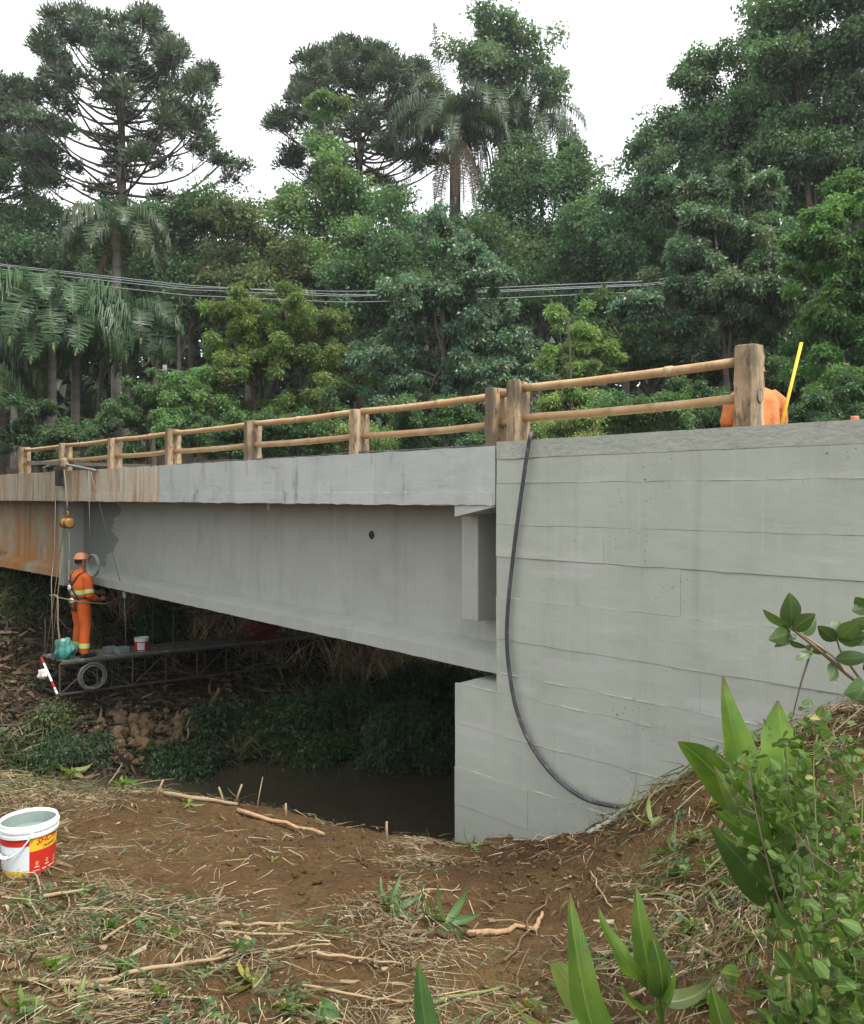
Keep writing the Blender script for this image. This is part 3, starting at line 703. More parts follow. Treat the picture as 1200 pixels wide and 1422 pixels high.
# guard posts and rails
for x, y, h in ((-PW, 0.06, .62), (0.0, 2.0, 1.05), (0.0, 3.3, 1.0), (0.0, 4.6, .95), (-PW, 2.0, 1.05), (-PW, 4.4, 1.0)):
    bar(MB(), (x, y, -PH*.5+pz(y)), (x, y, h+pz(y)), 0.012).build('guard_post', M['steel'], plat)
bar(MB(), (0, 2.0, .55), (0, 5.6, .35), 0.010).build('guard_rail', M['steel'], plat)
bar(MB(), (-PW, 2.0, .55), (-PW, 5.6, .35), 0.010).build('guard_rail', M['steel'], plat)
bar(MB(), (0, 3.3, .55), (0, 4.6, .9), 0.010).build('guard_rail', M['steel'], plat)
def PLT(x, y, z=0.0):                      # point in the platform frame
    return PA + U*x + V*y + Vector((0, 0, z+pz(y)))

# striped end bar with a tied rag
end = empty('striped_bar', PLT(-.02, -.03, -.52), 0, 'red and white striped bar tied aslant across the platform end', 'bar')
a, b_ = Vector((0.0,0,0)), PLT(-PW+.08, -.03, -.02)-PLT(-.02, -.03, -.52)
for k in range(6):
    p0, p1 = a.lerp(b_, k/6), a.lerp(b_, (k+1)/6)
    MB().tube([p0, p1], 0.019, 8).build('stripe', M['red_paint'] if k in (1, 5) else M['white_paint'], end)
def blob(name, c, r, mat, parent=None, amp=0.25, seed=0, sc=(1,1,1), flat=None, n=14):
    rr = random.Random(seed); mb = MB(); ph = [rr.uniform(0, 6.28) for _ in range(6)]
    for i in range(n+1):
        th = math.pi*i/n
        for k in range(n*2):
            w_ = math.pi*k/n
            d = 1+amp*(0.5*math.sin(3*w_+ph[0]+2*th)+0.4*math.sin(5*th+ph[1]+w_)+0.35*math.sin(7*w_+ph[2])*math.sin(th)+.3*math.sin(4*w_+6*th+ph[3]))*math.sin(th)
            p = Vector((math.sin(th)*math.cos(w_)*sc[0], math.sin(th)*math.sin(w_)*sc[1], math.cos(th)*sc[2]))*r*d
            if flat is not None and p.z < flat: p.z = flat
            mb.v.append(tuple(Vector(c)+p))
    m_ = n*2
    for i in range(n):
        for k in range(m_): mb.f.append((i*m_+k, i*m_+(k+1)%m_, (i+1)*m_+(k+1)%m_, (i+1)*m_+k))
    return mb.build(name, mat, parent, smooth=True)
tag(blob('rag', PLT(-.50, -.08, -.26), .07, M['rag'], seed=2, sc=(1.1,.6,1.2), amp=.5), 'white rag knotted on the striped bar at the platform end', 'rag')

# teal sack, tubs, bucket, tarp, rope coil on the platform
sk = blob('plastic_sack', PLT(-.17, .16, .16), .165, M['teal'], seed=4, sc=(1.0,.8,1.25), amp=.28, flat=-.14, n=18)
tag(sk, 'crumpled teal plastic sack on the platform by the feet of the man', 'sack')
def pail(name, loc, h, rt, rb_, mats, label, cat='bucket'):
    e = empty(name, loc, 0, label, cat)
    n = 30
    mb = MB(); mb.lathe([(0.001,0.0),(rb_,0.0),(rb_+(rt-rb_)*.96, h*.97),(rt*1.03, h*.975),(rt*1.03, h),(rt*.985, h),(rt*.96, h*.96),(rb_*.96, .012),(0.001,.012)], n)
    mb.build('shell', mats[0], e, smooth=False)
    return e
def cone_patch(e, name, mat, a0, a1, z0f, z1f, h, rt, rb_, off=0.0015, n=10):
    mb = MB()
    for i in range(n+1):
        w_ = a0+(a1-a0)*i/n
        for zf in (z0f, z1f):
            r = rb_+(rt*.96-rb_+.0)*zf/.97+off if False else rb_+(rt-rb_)*.96*zf/.97+off
            mb.v.append((r*math.cos(w_), r*math.sin(w_), zf*h))
    for i in range(n): mb.f.append((2*i, 2*i+2, 2*i+3, 2*i+1))
    return mb.build(name, mat, e, fix=False)
bk = pail('paint_bucket', PLT(-.22, 1.50, .024), .235, .125, .108, (M['white_plastic'],), 'small white paint bucket with red label standing on the platform planks')
cone_patch(bk, 'label', M['label_red'], -3.6, .4, .02, .74, .235, .125, .108, n=20)
cone_patch(bk, 'print', M['label_white'], -1.85, -.75, .12, .66, .235, .125, .108, off=.003)
def tub(loc, w_, d_, h_, label, rz):
    e = empty('paint_tub', loc, rz, label, 'tub', 'tubs on the platform')
    mb = MB(); t = .008
    o_ = [(-w_/2,-d_/2),(w_/2,-d_/2),(w_/2,d_/2),(-w_/2,d_/2)]
    def rg(k, z): return [(x*k, y*k, z) for x, y in o_]
    mb.add(rg(.85,0)+rg(1,h_)+rg(.93,h_)+rg(.80,t), [(3,2,1,0),(0,1,5,4),(1,2,6,5),(2,3,7,6),(3,0,4,7),(4,5,9,8),(5,6,10,9),(6,7,11,10),(7,4,8,11),(8,9,13,12),(9,10,14,13),(10,11,15,14),(11,8,12,15),(12,13,14,15)])
    mb.build('shell', M['tub'], e, bevel=.004)
    m2 = MB(); m2.box(-w_*.44, w_*.44, -d_*.44, d_*.44, h_*.4, h_*.5); m2.build('paint', M['pail_paint'], e)
tub(PLT(-.20, 1.13, .024), .17, .22, .10, 'paler square paint tub next to the small bucket on the platform', BROT+.2)
tub(PLT(-.40, 1.0, .024), .16, .20, .09, 'darker paint tub behind the pale one on the platform', BROT-.1)
tp = blob('folded_tarp', PLT(-.25, 4.05, .20), .26, M['tarp'], seed=9, sc=(1.2, 1.5, .95), amp=.45, flat=-.175, n=16)
tag(tp, 'dark red tarp heaped on the far part of the platform', 'tarp')
mb = MB(); rc = random.Random(8)
pts = []
for k in range(150):
    w_ = k*0.29; R = .20+.028*math.sin(k*.21)+rc.uniform(-.006,.006)
    pts.append(PLT(.035+.03*math.sin(k*.13), .52+R*1.05*math.cos(w_), -.285+R*1.02*math.sin(w_)))
mb.tube(pts, .008, 5)
tag(mb.build('cable_coil', M['cable'], smooth=True), 'coil of grey cable hung on the truss below the sack', 'cable')

# ------------------------------------------------------------------ hoist, ropes and outrigger
ho = W(s_of(93, -.16), -.16, 0)
def hp_(dx, dz, da=0.0): return ho + U*dx + V*da + Vector((0, 0, dz))
outr = empty('outrigger', W(s_of(87), 0, ZT), BROT, 'dark steel outrigger clamped on the bridge edge above the pulley', 'outrigger')
MB().tube([(-1.0, .05, -.05), (-.85, -.02, .07), (-.3, -.05, .13), (.35, -.08, .10), (1.35, -.05, -.01), (1.45, -.03, -.03)], .022, 8).build('spreader_bar', M['cable'], outr, smooth=True)
MB().box(-.10, .14, -.10, -.025, -.26, .02).build('hanging_plate', M['strap'], outr, bevel=.01)
MB().box(.0, .06, -.6, 1.6, .10, .16).build('cantilever_bar', M['steel'], outr)
MB().box(-.02, .08, .9, 1.3, -.205, .099).build('counterweight', M['soffit'], outr)
blob('rope_knot', (.30, -.10, .12), .075, M['rope'], outr, seed=12, amp=.5, sc=(1.1,.8,1.3), n=10)
pb = empty('pulley_block', hp_(0, -.36), BROT, 'yellow double-sheave pulley block with ring hanging below the bridge edge', 'pulley'); pb.scale = (.85, .85, .85)
MB().torus((0,0,.085), .048, .017, (1,0,0), (0,0,1), 18, 8).build('hook_ring', M['hoist'], pb, smooth=True)
MB().tube([(0,0,.045),(0,0,-.01)], .02, 8).build('shank', M['hoist'], pb)
for sx in (-.10, .09):
    mb = MB(); mb.tube([(sx-.045,0,-.10),(sx-.035,0,-.10),(sx-.01,0,-.10),(sx+.015,0,-.10),(sx+.042,0,-.10),(sx+.05,0,-.10)], [.06,.105,.080,.080,.105,.06], 18); mb.build('sheave', M['hoist'], pb, smooth=True)
MB().box(-.018, .018, -.03, .03, -.2, .0).build('strap_plate', M['hoist'], pb)
def rope(pts, r, mat, label, name='rope', cat='rope', n=6):
    mb = MB(); mb.tube(pts, r, n); return tag(mb.build(name, mat, smooth=True), label, cat)
rope([W(s_of(87)+.30, -.10, ZT+.12), hp_(0, -.1), hp_(0, -.235)], .012, M['rope'], 'tan rope holding the yellow pulley block from the bridge edge')
rope([hp_(-.10, -.52), PLT(-.42, .02, .03)], .008, M['rope'], 'tan rope from the pulley block to the middle of the platform end')
rope([hp_(-.16, -.53), PLT(-.70, .04, .03)], .008, M['rope'], 'tan rope from the pulley block to the outer corner of the platform')
rope([hp_(.08, -.53), hp_(.10, -1.3), PLT(-.15, .55, 1.2), PLT(-.10, .60, .04)], .006, M['rope'], 'thin fall rope hanging behind the man on the platform')
rope([W(s_of(87), -.12, .18), W(s_of(86), -.13, -.9), PLT(-.36, .0, 1.3), PLT(-.34, .02, .02)], .007, M['cable'], 'grey safety cable dropping past the pulley to the platform end')
l0 = W(s_of(123, -.1), -.1, ZT-.02)
l1 = P(125, 770, 13.0); rope([l0, l1], .006, M['cable'], 'thin grey line dropping from the bar end to the hanging cable ring', 'line')
rope([l0+Vector((0.03,0,-.02)), P(150, 745, 13.05), P(171, 822, 13.05)], .006, M['cable'], 'thin slack line running down to a small clip beside the man', 'line')
tag(blob('clip', P(173, 826, 13.05), .042, M['tub'], seed=20, sc=(.7,.5,1.5), amp=.6, n=8), 'small white clip hanging at the end of the slack line', 'clip')
rope([P(173, 832, 13.05), P(175, 900, 13.1)], .005, M['cable'], 'thin line below the small white clip', 'line')
# ring of cable hanging by the man's head
mb = MB(); pts = []
c_ = P(129, 786, 12.95); ax = (U*.80+V*.25).normalized()
for k in range(86):
    w_ = k*.30; R = .155+.010*math.sin(k*.31)
    pts.append(c_ + ax*(R*.86*math.cos(w_)) + Vector((0,0,1))*(R*1.12*math.sin(w_)) + V*(.018*math.sin(k*.11)))
mb.tube(pts, .011, 5)
tag(mb.build('cable_ring', M['cable'], smooth=True), 'ring of coiled grey cable hanging beside the head of the man', 'cable')
# bent guard pipe on the platform end and its brass-like handrail
mb = MB(); mb.tube(smooth_path([PLT(-.48,.02,1.05), PLT(-.30,.03,1.07), PLT(-.22,.05,1.02), PLT(-.21,.05,.6), PLT(-.18,.06,.35), PLT(-.22,.03,.18), PLT(-.26,.02,.03)], 6), .014, 8)
tag(mb.build('guard_pipe', M['rope'], smooth=True), 'bent pale pipe standing at the platform end beside the man', 'pipe')
rope([PLT(-.48,.02,1.05), PLT(.06,.30,.98), PLT(.08,.70,.93), PLT(.0,1.05,.98)], .011, M['rope'], 'pale pole held crosswise at waist height by the man', 'pole', 'pole')
for z in (.22, .40):
    pass

# ------------------------------------------------------------------ people
def fused(name, tubes, voxel, mat, parent, smooth_it=6):
    """closed tubes fused into one continuous surface"""
    mb = MB()
    for pts, rad, *opt in tubes:
        kw = opt[0] if opt else {}
        mb.tube(pts, rad, kw.get('n', 12), True, kw.get('side'))
    me = mb.mesh('tmp'); o = bpy.data.objects.new('tmp', me); C.objects.link(o)
    rm = o.modifiers.new('r', 'REMESH'); rm.mode = 'VOXEL'; rm.voxel_size = voxel
    if smooth_it:
        sm = o.modifiers.new('s', 'SMOOTH'); sm.iterations = smooth_it; sm.factor = 0.5
    dg = bpy.context.evaluated_depsgraph_get(); dg.update()
    nm = bpy.data.meshes.new_from_object(o.evaluated_get(dg)); nm.name = name
    bpy.data.objects.remove(o); bpy.data.meshes.remove(me)
    nm.materials.clear(); nm.materials.append(mat)
    nm.polygons.foreach_set('use_smooth', np.ones(len(nm.polygons), dtype=bool))
    return add_obj(name, nm, parent)
def hand_tubes(wrist, d, thumb_side, up, grip=0.6):
    """palm and five bent fingers; d = pointing direction, thumb_side = towards the thumb, up = back of the hand"""
    wrist, d, th, up = Vector(wrist), Vector(d).normalized(), Vector(thumb_side).normalized(), Vector(up).normalized()
    palm = wrist + d*.045
    out = [([wrist-d*.02, wrist+d*.02, wrist+d*.06, wrist+d*.088], [(.028,.020),(.034,.018),(.040,.016),(.036,.013)], {'side': th, 'n': 10})]
    for k, (off, ln) in enumerate(((.028,.070),(.009,.078),(-.010,.073),(-.028,.058))):
        b0 = wrist + d*.080 + th*off
        b1 = b0 + (d*math.cos(grip*.5)-up*math.sin(grip*.5))*ln*.42
        b2 = b1 + (d*math.cos(grip*1.3)-up*math.sin(grip*1.3))*ln*.33
        b3 = b2 + (d*math.cos(grip*2.0)-up*math.sin(grip*2.0))*ln*.27
        out.append(([b0-d*.015, b0, b1, b2, b3], [.0095,.0095,.009,.0082,.007], {'n': 7}))
    t0 = wrist + d*.025 + th*.026
    out.append(([t0-th*.012, t0, t0+th*.024+d*.026-up*.008, t0+th*.028+d*.052-up*.02], [.012,.0115,.0105,.008], {'n': 7}))
    return out

# --- standing worker, back to the viewer (local: x right, y the way he faces)
w1 = empty('person', PLT(-.20, .42, .022), BROT+math.radians(8), 'man in orange coveralls and harness standing on the platform, back turned', 'person'); w1.scale = (1.13, 1.08, 1.0)
bodyT = [
    ([(0,0,.86),(0,-.005,1.0),(0,-.015,1.2),(0,-.01,1.36),(0,.0,1.44)], [(.150,.11),(.145,.105),(.170,.115),(.175,.10),(.09,.07)], {'side': (1,0,0), 'n': 16}),
    ([(0,0,1.40),(0,.012,1.50),(0,.02,1.54)], [.058,.054,.056]),
    ([(0,.02,1.51),(0,.028,1.545),(0,.03,1.60),(0,.026,1.66),(0,.02,1.71),(0,.018,1.735)], [(.045,.05),(.066,.08),(.076,.094),(.077,.098),(.060,.075),(.02,.03)], {'side': (1,0,0), 'n': 16}),
    ([(0,.115,1.60),(0,.142,1.585),(0,.118,1.575)], [.012,.014,.010], {'n': 8}),
    ([(.076,.02,1.62),(.088,.01,1.615)], [.022,.016], {'n': 8}), ([(-.076,.02,1.62),(-.088,.01,1.615)], [.022,.016], {'n': 8}),
    ([(.15,-.01,1.38),(.215,-.01,1.33),(.262,-.03,1.16),(.275,-.03,1.07),(.24,.10,.99),(.19,.22,.96)], [.058,.056,.047,.044,.038,.028]),
    ([(-.15,-.01,1.38),(-.205,.0,1.33),(-.225,.08,1.17),(-.225,.12,1.09),(-.15,.26,1.06),(-.11,.34,1.05)], [.058,.056,.047,.044,.038,.028]),
    ([(.085,0,.90),(.098,.0,.70),(.105,.012,.50),(.110,-.005,.30),(.112,-.015,.09)], [.092,.080,.060,.056,.042]),
    ([(-.085,0,.90),(-.105,.03,.70),(-.120,.055,.50),(-.128,.03,.30),(-.132,.02,.09)], [.092,.080,.060,.056,.042]),
] + hand_tubes((.19,.22,.96), (-.25,.9,.1), (-.3,-.1,1), (1,.2,.2), .8) + hand_tubes((-.11,.34,1.05), (.3,.9,-.1), (.3,0,1), (-1,.3,.2), .8)
fused('body', bodyT, .011, M['skin'], w1, 4)
suitT = [
    ([(0,0,.84),(0,0,.92),(0,-.005,1.02),(0,-.02,1.2),(0,-.015,1.36),(0,.0,1.435),(0,.01,1.47)], [(.165,.125),(.178,.14),(.168,.125),(.190,.13),(.192,.112),(.12,.085),(.066,.06)], {'side': (1,0,0), 'n': 18}),
    ([(.13,-.01,1.385),(.215,-.012,1.34),(.262,-.03,1.18),(.280,-.03,1.07),(.245,.09,1.0)], [.070,.073,.067,.064,.056]),
    ([(-.13,-.01,1.385),(-.208,.0,1.34),(-.228,.08,1.18),(-.232,.12,1.09),(-.165,.24,1.06)], [.070,.073,.067,.064,.056]),
    ([(.085,0,.95),(.092,.0,.84),(.098,.0,.70),(.106,.014,.52),(.112,-.004,.30),(.115,-.012,.14),(.115,-.012,.07)], [.092,.104,.097,.084,.078,.076,.070]),
    ([(-.085,0,.95),(-.096,.01,.84),(-.108,.03,.70),(-.124,.055,.52),(-.132,.032,.30),(-.136,.022,.14),(-.136,.022,.07)], [.092,.104,.097,.084,.078,.076,.070]),
]
fused('coveralls', suitT, .012, M['orange'], w1, 3)
def band(parent, pts, rad, name, mat, side=None, n=16): return MB().tube(pts, rad, n, False, side).build(name, mat, parent, smooth=True)
def tri_band(parent, c0, c1, r0, r1, side=None):
    c0, c1 = Vector(c0), Vector(c1)
    def rr(t): return tuple(a+(b-a)*t for a, b in zip(r0, r1)) if hasattr(r0, '__len__') else r0+(r1-r0)*t
    for t0, t1, mt, nm in ((0,.32,'band_lime','lime_band'), (.33,.67,'band_silver','silver_band'), (.68,1,'band_lime','lime_band')):
        band(parent, [c0.lerp(c1, t0), c0.lerp(c1, t1)], [rr(t0), rr(t1)], nm, M[mt], side)
tri_band(w1, (0,-.010,1.075), (0,-.015,1.15), (.180,.133), (.190,.137), (1,0,0))
tri_band(w1, (.267,-.03,1.165), (.280,-.03,1.10), .070, .069)
tri_band(w1, (-.231,.085,1.165), (-.237,.112,1.105), .070, .069)
tri_band(w1, (.114,-.006,.245), (.117,-.011,.165), .082, .081)
tri_band(w1, (-.134,.030,.245), (-.138,.024,.165), .082, .081)
band(w1, [(0,-.003,.995),(0,-.004,1.03)], [(.178,.136),(.178,.136)], 'harness_belt', M['strap'], (1,0,0))
def strap(parent, pts, wd=.022, th=.006):
    MB().tube(smooth_path(pts, 6), [(wd, th)]*(6*(len(pts)-1)+1), 8, True, (1,0,0)).build('harness_strap', M['strap'], parent, smooth=True)
strap(w1, [(-.10,.03,1.462),(-.10,-.095,1.40),(-.035,-.148,1.27),(.055,-.158,1.13),(.13,-.118,1.0)])
strap(w1, [(.10,.03,1.462),(.10,-.095,1.40),(.03,-.148,1.27),(-.055,-.158,1.13),(-.13,-.118,1.0)])
strap(w1, [(-.12,-.115,1.0),(-.08,-.148,.90),(-.03,-.10,.78)]); strap(w1, [(.12,-.115,1.0),(.08,-.148,.90),(.03,-.10,.78)])
MB().torus((0,-.158,1.27), .03, .008, (1,0,0), (0,0,1), 14, 6).build('harness_ring', M['steel'], w1, smooth=True)
blob('buckle', (-.03,-.17,1.18), .04, M['band_silver'], w1, seed=31, sc=(1,.4,1.3), amp=.3, n=8)
blob('buckle', (.02,-.165,.97), .045, M['band_silver'], w1, seed=33, sc=(1.2,.4,1.0), amp=.3, n=8)
# hard hat and hair
mb = MB(); mb.lathe([(.112,0.0),(.118,.004),(.104,.014),(.101,.05),(.084,.085),(.05,.108),(.001,.116)], 22, (0,.015,1.655)); mb.build('hard_hat', M['helmet'], w1, smooth=True)
fused('hair', [([(0,-.035,1.585),(0,-.045,1.62),(0,-.03,1.68)], [(.066,.045),(.074,.050),(.07,.05)], {'side': (1,0,0)})], .01, M['hair'], w1, 3)
for x, y in ((.115,.02),(-.136,.055)):
    fused('boot', [([(x,y-.05,.10),(x,y-.05,.04)], [.055,.058]), ([(x,y-.09,.035),(x,y,.038),(x,y+.11,.034),(x,y+.16,.03)], [(.040,.034),(.046,.037),(.048,.033),(.036,.026)], {'side': (1,0,0)})], .010, M['boot'], w1, 3)
fused('tool_handle', [([(-.18,-.08,1.66),(-.13,-.12,1.52),(-.06,-.16,1.30)], .011, {'n': 8})], .005, M['root_pale'], w1, 0)

# --- crouching worker behind the last post
cpos = P(1050, 690, 6.28); cpos.z = 0.262
w2 = empty('person', cpos, math.radians(-6), 'worker in faded orange crouching behind the last railing post, only shoulders showing', 'person')
w2.scale = (.84, .9, .92)
b2 = [
    ([(0,-.10,.20),(0,-.09,.34),(0,-.03,.48),(0,.03,.58),(0,.06,.63)], [(.155,.13),(.155,.12),(.175,.12),(.17,.10),(.08,.07)], {'side': (1,0,0), 'n': 16}),
    ([(0,.05,.61),(0,.10,.70)], [.056,.056]),
    ([(0,.09,.68),(0,.105,.70),(0,.115,.75),(0,.115,.81),(0,.11,.86),(0,.108,.88)], [(.04,.05),(.066,.08),(.076,.094),(.076,.096),(.058,.07),(.02,.02)], {'side': (1,0,0), 'n': 16}),
    ([(0,.205,.75),(0,.228,.735),(0,.205,.725)], [.012,.014,.010], {'n': 8}),
    ([(.15,.02,.58),(.215,.03,.53),(.245,.06,.36),(.22,.24,.34),(.20,.34,.36)], [.058,.056,.047,.040,.028]),
    ([(-.15,.02,.58),(-.215,.03,.53),(-.25,.05,.36),(-.20,.22,.28),(-.16,.32,.26)], [.058,.056,.047,.040,.028]),
    ([(.09,-.08,.22),(.14,.14,.40),(.15,.26,.42),(.14,.16,.24),(.14,.09,.07)], [.095,.08,.062,.056,.042]),
    ([(-.09,-.08,.22),(-.14,.14,.40),(-.15,.26,.42),(-.14,.16,.24),(-.14,.09,.07)], [.095,.08,.062,.056,.042]),
] + hand_tubes((.20,.34,.36), (-.1,1,.1), (-.2,0,1), (1,0,.2), .9) + hand_tubes((-.16,.32,.26), (.2,1,-.2), (.2,0,1), (-1,0,.2), .8)
fused('body', b2, .013, M['skin'], w2, 4)
fused('shirt', [
    ([(0,-.10,.24),(0,-.095,.36),(0,-.04,.49),(0,.02,.585),(0,.05,.64)], [(.18,.145),(.178,.138),(.195,.135),(.188,.112),(.09,.08)], {'side': (1,0,0), 'n': 18}),
    ([(.13,.015,.585),(.215,.03,.535),(.248,.055,.37),(.23,.20,.345)], [.075,.074,.064,.054]),
    ([(-.13,.015,.585),(-.215,.03,.535),(-.255,.045,.37),(-.21,.19,.295)], [.075,.074,.064,.054])], .013, M['orange_faded'], w2, 3)
fused('trousers', [
    ([(0,-.11,.16),(0,-.10,.30)], [(.185,.15),(.182,.145)], {'side': (1,0,0), 'n': 18}),
    ([(.09,-.08,.23),(.14,.14,.41),(.152,.265,.425),(.142,.17,.25),(.14,.09,.10)], [.115,.098,.084,.076,.066]),
    ([(-.09,-.08,.23),(-.14,.14,.41),(-.152,.265,.425),(-.142,.17,.25),(-.14,.09,.10)], [.115,.098,.084,.076,.066])], .013, M['orange'], w2, 3)
mb = MB(); mb.lathe([(.112,0.0),(.118,.004),(.104,.014),(.101,.05),(.084,.085),(.05,.108),(.001,.116)], 22, (0,.10,.80)); mb.build('hard_hat', M['helmet'], w2, smooth=True)
MB().tube([(-.10,-.155,.30),(-.10,-.158,.47)], [(.002,.002),(.002,.002)], 4).build('seam', M['orange'], w2)
for sx in (.14, -.14):
    fused('boot', [([(sx,.08,.11),(sx,.075,.04)], [.055,.058]), ([(sx,.03,.035),(sx,.12,.038),(sx,.24,.034),(sx,.28,.03)], [(.040,.034),(.046,.037),(.048,.033),(.036,.026)], {'side': (1,0,0)})], .010, M['boot'], w2, 3)
pt, pbm = P(1113, 476, 6.02), P(1073, 645, 5.98)
pbm.z = 0.265
rope([pbm, pt], .0125, M['yellow'], 'yellow pole leaning beside the crouching worker', 'yellow_pole', 'pole', 10)
# cone tip showing over the wall
cp = P(1187, 690, 6.4); cp.z = 0.262
cone = empty('traffic_cone', cp, 0, 'faded orange cone whose tip shows above the wall', 'cone')
MB().box(-.15,.15,-.15,.15,0,.025).build('base', M['cone'], cone, bevel=.006)
mb = MB(); mb.lathe([(.115,.025),(.030,.375),(.031,.38),(.028,.39),(.001,.391)], 20); mb.build('body', M['cone'], cone, smooth=True)
mb = MB(); mb.lathe([(.0755,.20),(.0565,.28)], 20); mb.build('reflective_sleeve', M['white_paint'], cone, smooth=True)

# ------------------------------------------------------------------ paint bucket in front
bl = None
for _d in np.arange(3.6, 6, .01):
    bl = P(40, 1203, _d)
    if bl.z <= ground(bl.x, bl.y): break
BH, BT, BB = .285, .152, .134
bl.z = ground(bl.x, bl.y) - .006
tilt = math.radians(4)
bu = empty('paint_bucket', bl, math.atan2(bl.x, bl.y)*-1.0, 'big white plastic pail with red and yellow label standing on the ground', 'bucket')
bu.rotation_euler = (math.radians(-1), math.radians(0), math.atan2(-bl.x, bl.y))
n = 48
rt_ = lambda z: BB+(BT-BB)*z/BH
mb = MB(); mb.lathe([(.001,.0),(BB-.004,.0),(BB,.004),(rt_(.215),.215),(rt_(.22)+.010,.216),(rt_(.232)+.011,.232),(rt_(.234)+.003,.236),(rt_(.25)+.003,.248),(rt_(.252)+.011,.250),(rt_(.262)+.011,.262),(rt_(.263)+.004,.266),(BT+.003,BH-.006),(BT+.001,BH),(BT-.005,BH-.001),(BT-.008,BH-.02),(BB-.005,.02),(.001,.02)], n)
mb.build('shell', M['white_plastic'], bu, smooth=False)
mb = MB(); mb.lathe([(rt_(.03)-.0065,.03),(rt_(.268)-.0068,.268)], n); mb.build('inner_paint', M['pail_paint'], bu, smooth=True)
mb = MB(); mb.lathe([(.001,.205),(rt_(.205)-.007,.205)], n); mb.build('paint', M['pail_paint'], bu)
def pat(name, mat, a0, a1, z0, z1, off=.0012):
    """label patch on the pail; angle 0 faces the viewer, + to the right"""
    mb = MB(); k = max(2, int(abs(a1-a0)/.08))
    for i in range(k+1):
        a = -math.pi/2 + a0+(a1-a0)*i/k
        for z in (z0, z1): mb.v.append(((rt_(z)+off)*math.cos(a), (rt_(z)+off)*math.sin(a), z))
    for i in range(k): mb.f.append((2*i, 2*i+2, 2*i+3, 2*i+1))
    return mb.build(name, mat, bu, fix=False)
D_ = 0.02
pat('label', M['label_red'], -1.45, D_, .172, .214)
pat('label', M['label_white'], -1.45, D_-.02, .034, .1715)
pat('label', M['label_yellow'], -1.45, D_, .006, .0335)
pat('label', M['label_yellow'], D_+.002, 1.6, .138, .214)
pat('label', M['label_red'], D_+.002, 1.6, .006, .1375)
def wrap_text(txt, a_mid, z0, size, mat, shear=0.0, off=.0028, bold=0.0, rise=0.0):
    cu = bpy.data.curves.new('t', 'FONT'); cu.body = txt; cu.size = size; cu.shear = shear; cu.align_x = 'CENTER'; cu.offset = bold; cu.resolution_u = 3
    o = bpy.data.objects.new('t', cu); C.objects.link(o)
    dg = bpy.context.evaluated_depsgraph_get(); dg.update()
    me = bpy.data.meshes.new_from_object(o.evaluated_get(dg)); bpy.data.objects.remove(o)
    for v in me.vertices:
        a = -math.pi/2 + a_mid + v.co.x/BT; z = z0 + v.co.y + rise*v.co.x
        v.co = ((rt_(z)+off)*math.cos(a), (rt_(z)+off)*math.sin(a), z)
    me.materials.clear(); me.materials.append(mat); me.name = 'lettering'
    return add_obj('lettering', me, bu)
wrap_text('SHOW', .72, .178, .046, M['label_red'], .35, bold=.0012, rise=.10)
wrap_text('Tempero', .78, .151, .024, M['label_dark'], .25, bold=.0004, rise=.10)
for k, a in enumerate((.30, .72, 1.14)):
    pat('icon', M['label_gold'], a-.06, a+.06, .056, .078, .002)
    pat('icon', M['label_print'], a-.09, a+.09, .044, .049, .002)
pat('icon', M['label_print'], .15, .42, .0245, .0275, .002); pat('icon', M['label_print'], .52, .70, .023, .030, .002); pat('icon', M['label_print'], .78, 1.25, .0235, .029, .002)
hpts = []
for k in range(25):
    t = k/24; a = -math.pi/2-1.75 + 1.85*t
    z = .235 - .115*math.sin(math.pi*t)**0.9
    hpts.append(((rt_(z)+.012+.018*math.sin(math.pi*t))*math.cos(a), (rt_(z)+.012+.018*math.sin(math.pi*t))*math.sin(a), z))
MB().tube(hpts, .0036, 6).build('handle', M['white_plastic'], bu, smooth=True)
MB().tube([hpts[8], hpts[10], hpts[12], hpts[14]], .011, 8).build('handle_grip', M['white_plastic'], bu, smooth=True)
a = -math.pi/2+.10
MB().tube([((rt_(.232)+.006)*math.cos(a), (rt_(.232)+.006)*math.sin(a), .234), ((rt_(.232)+.02)*math.cos(a), (rt_(.232)+.02)*math.sin(a), .234)], .014, 10).build('handle_boss', M['white_plastic'], bu)

# ------------------------------------------------------------------ foliage tools
def leaf_cloud(Pp, D, S, Ln, Wd, cols, droop=0.0):
    """rhombic leaves: base, two sides, tip.  returns verts, quads, colours"""
    n = len(Pp); Ln = np.asarray(Ln).reshape(-1,1); Wd = np.asarray(Wd).reshape(-1,1)
    v = np.empty((n, 4, 3), np.float32)
    v[:,0] = Pp; v[:,1] = Pp + D*Ln*0.45 + S*Wd*0.5; v[:,2] = Pp + D*Ln; v[:,2,2] -= (droop*Ln)[:,0]; v[:,3] = Pp + D*Ln*0.45 - S*Wd*0.5
    q = np.arange(n*4).reshape(n, 4)
    c = np.repeat(cols, 4, axis=0)
    return v.reshape(-1,3), q, c
def leaf_tris(Pp, D, S, Ln, Wd, cols, droop=0.0):
    """small leaves, one triangle each"""
    n = len(Pp); Ln = np.asarray(Ln).reshape(-1,1); Wd = np.asarray(Wd).reshape(-1,1)
    v = np.empty((n, 3, 3), np.float32)
    v[:,0] = Pp + D*Ln*0.15 + S*Wd*0.55; v[:,1] = Pp + D*Ln; v[:,1,2] -= (droop*Ln)[:,0]; v[:,2] = Pp + D*Ln*0.25 - S*Wd*0.55
    return v.reshape(-1,3), np.arange(n*3).reshape(n, 3), np.repeat(cols, 3, axis=0)
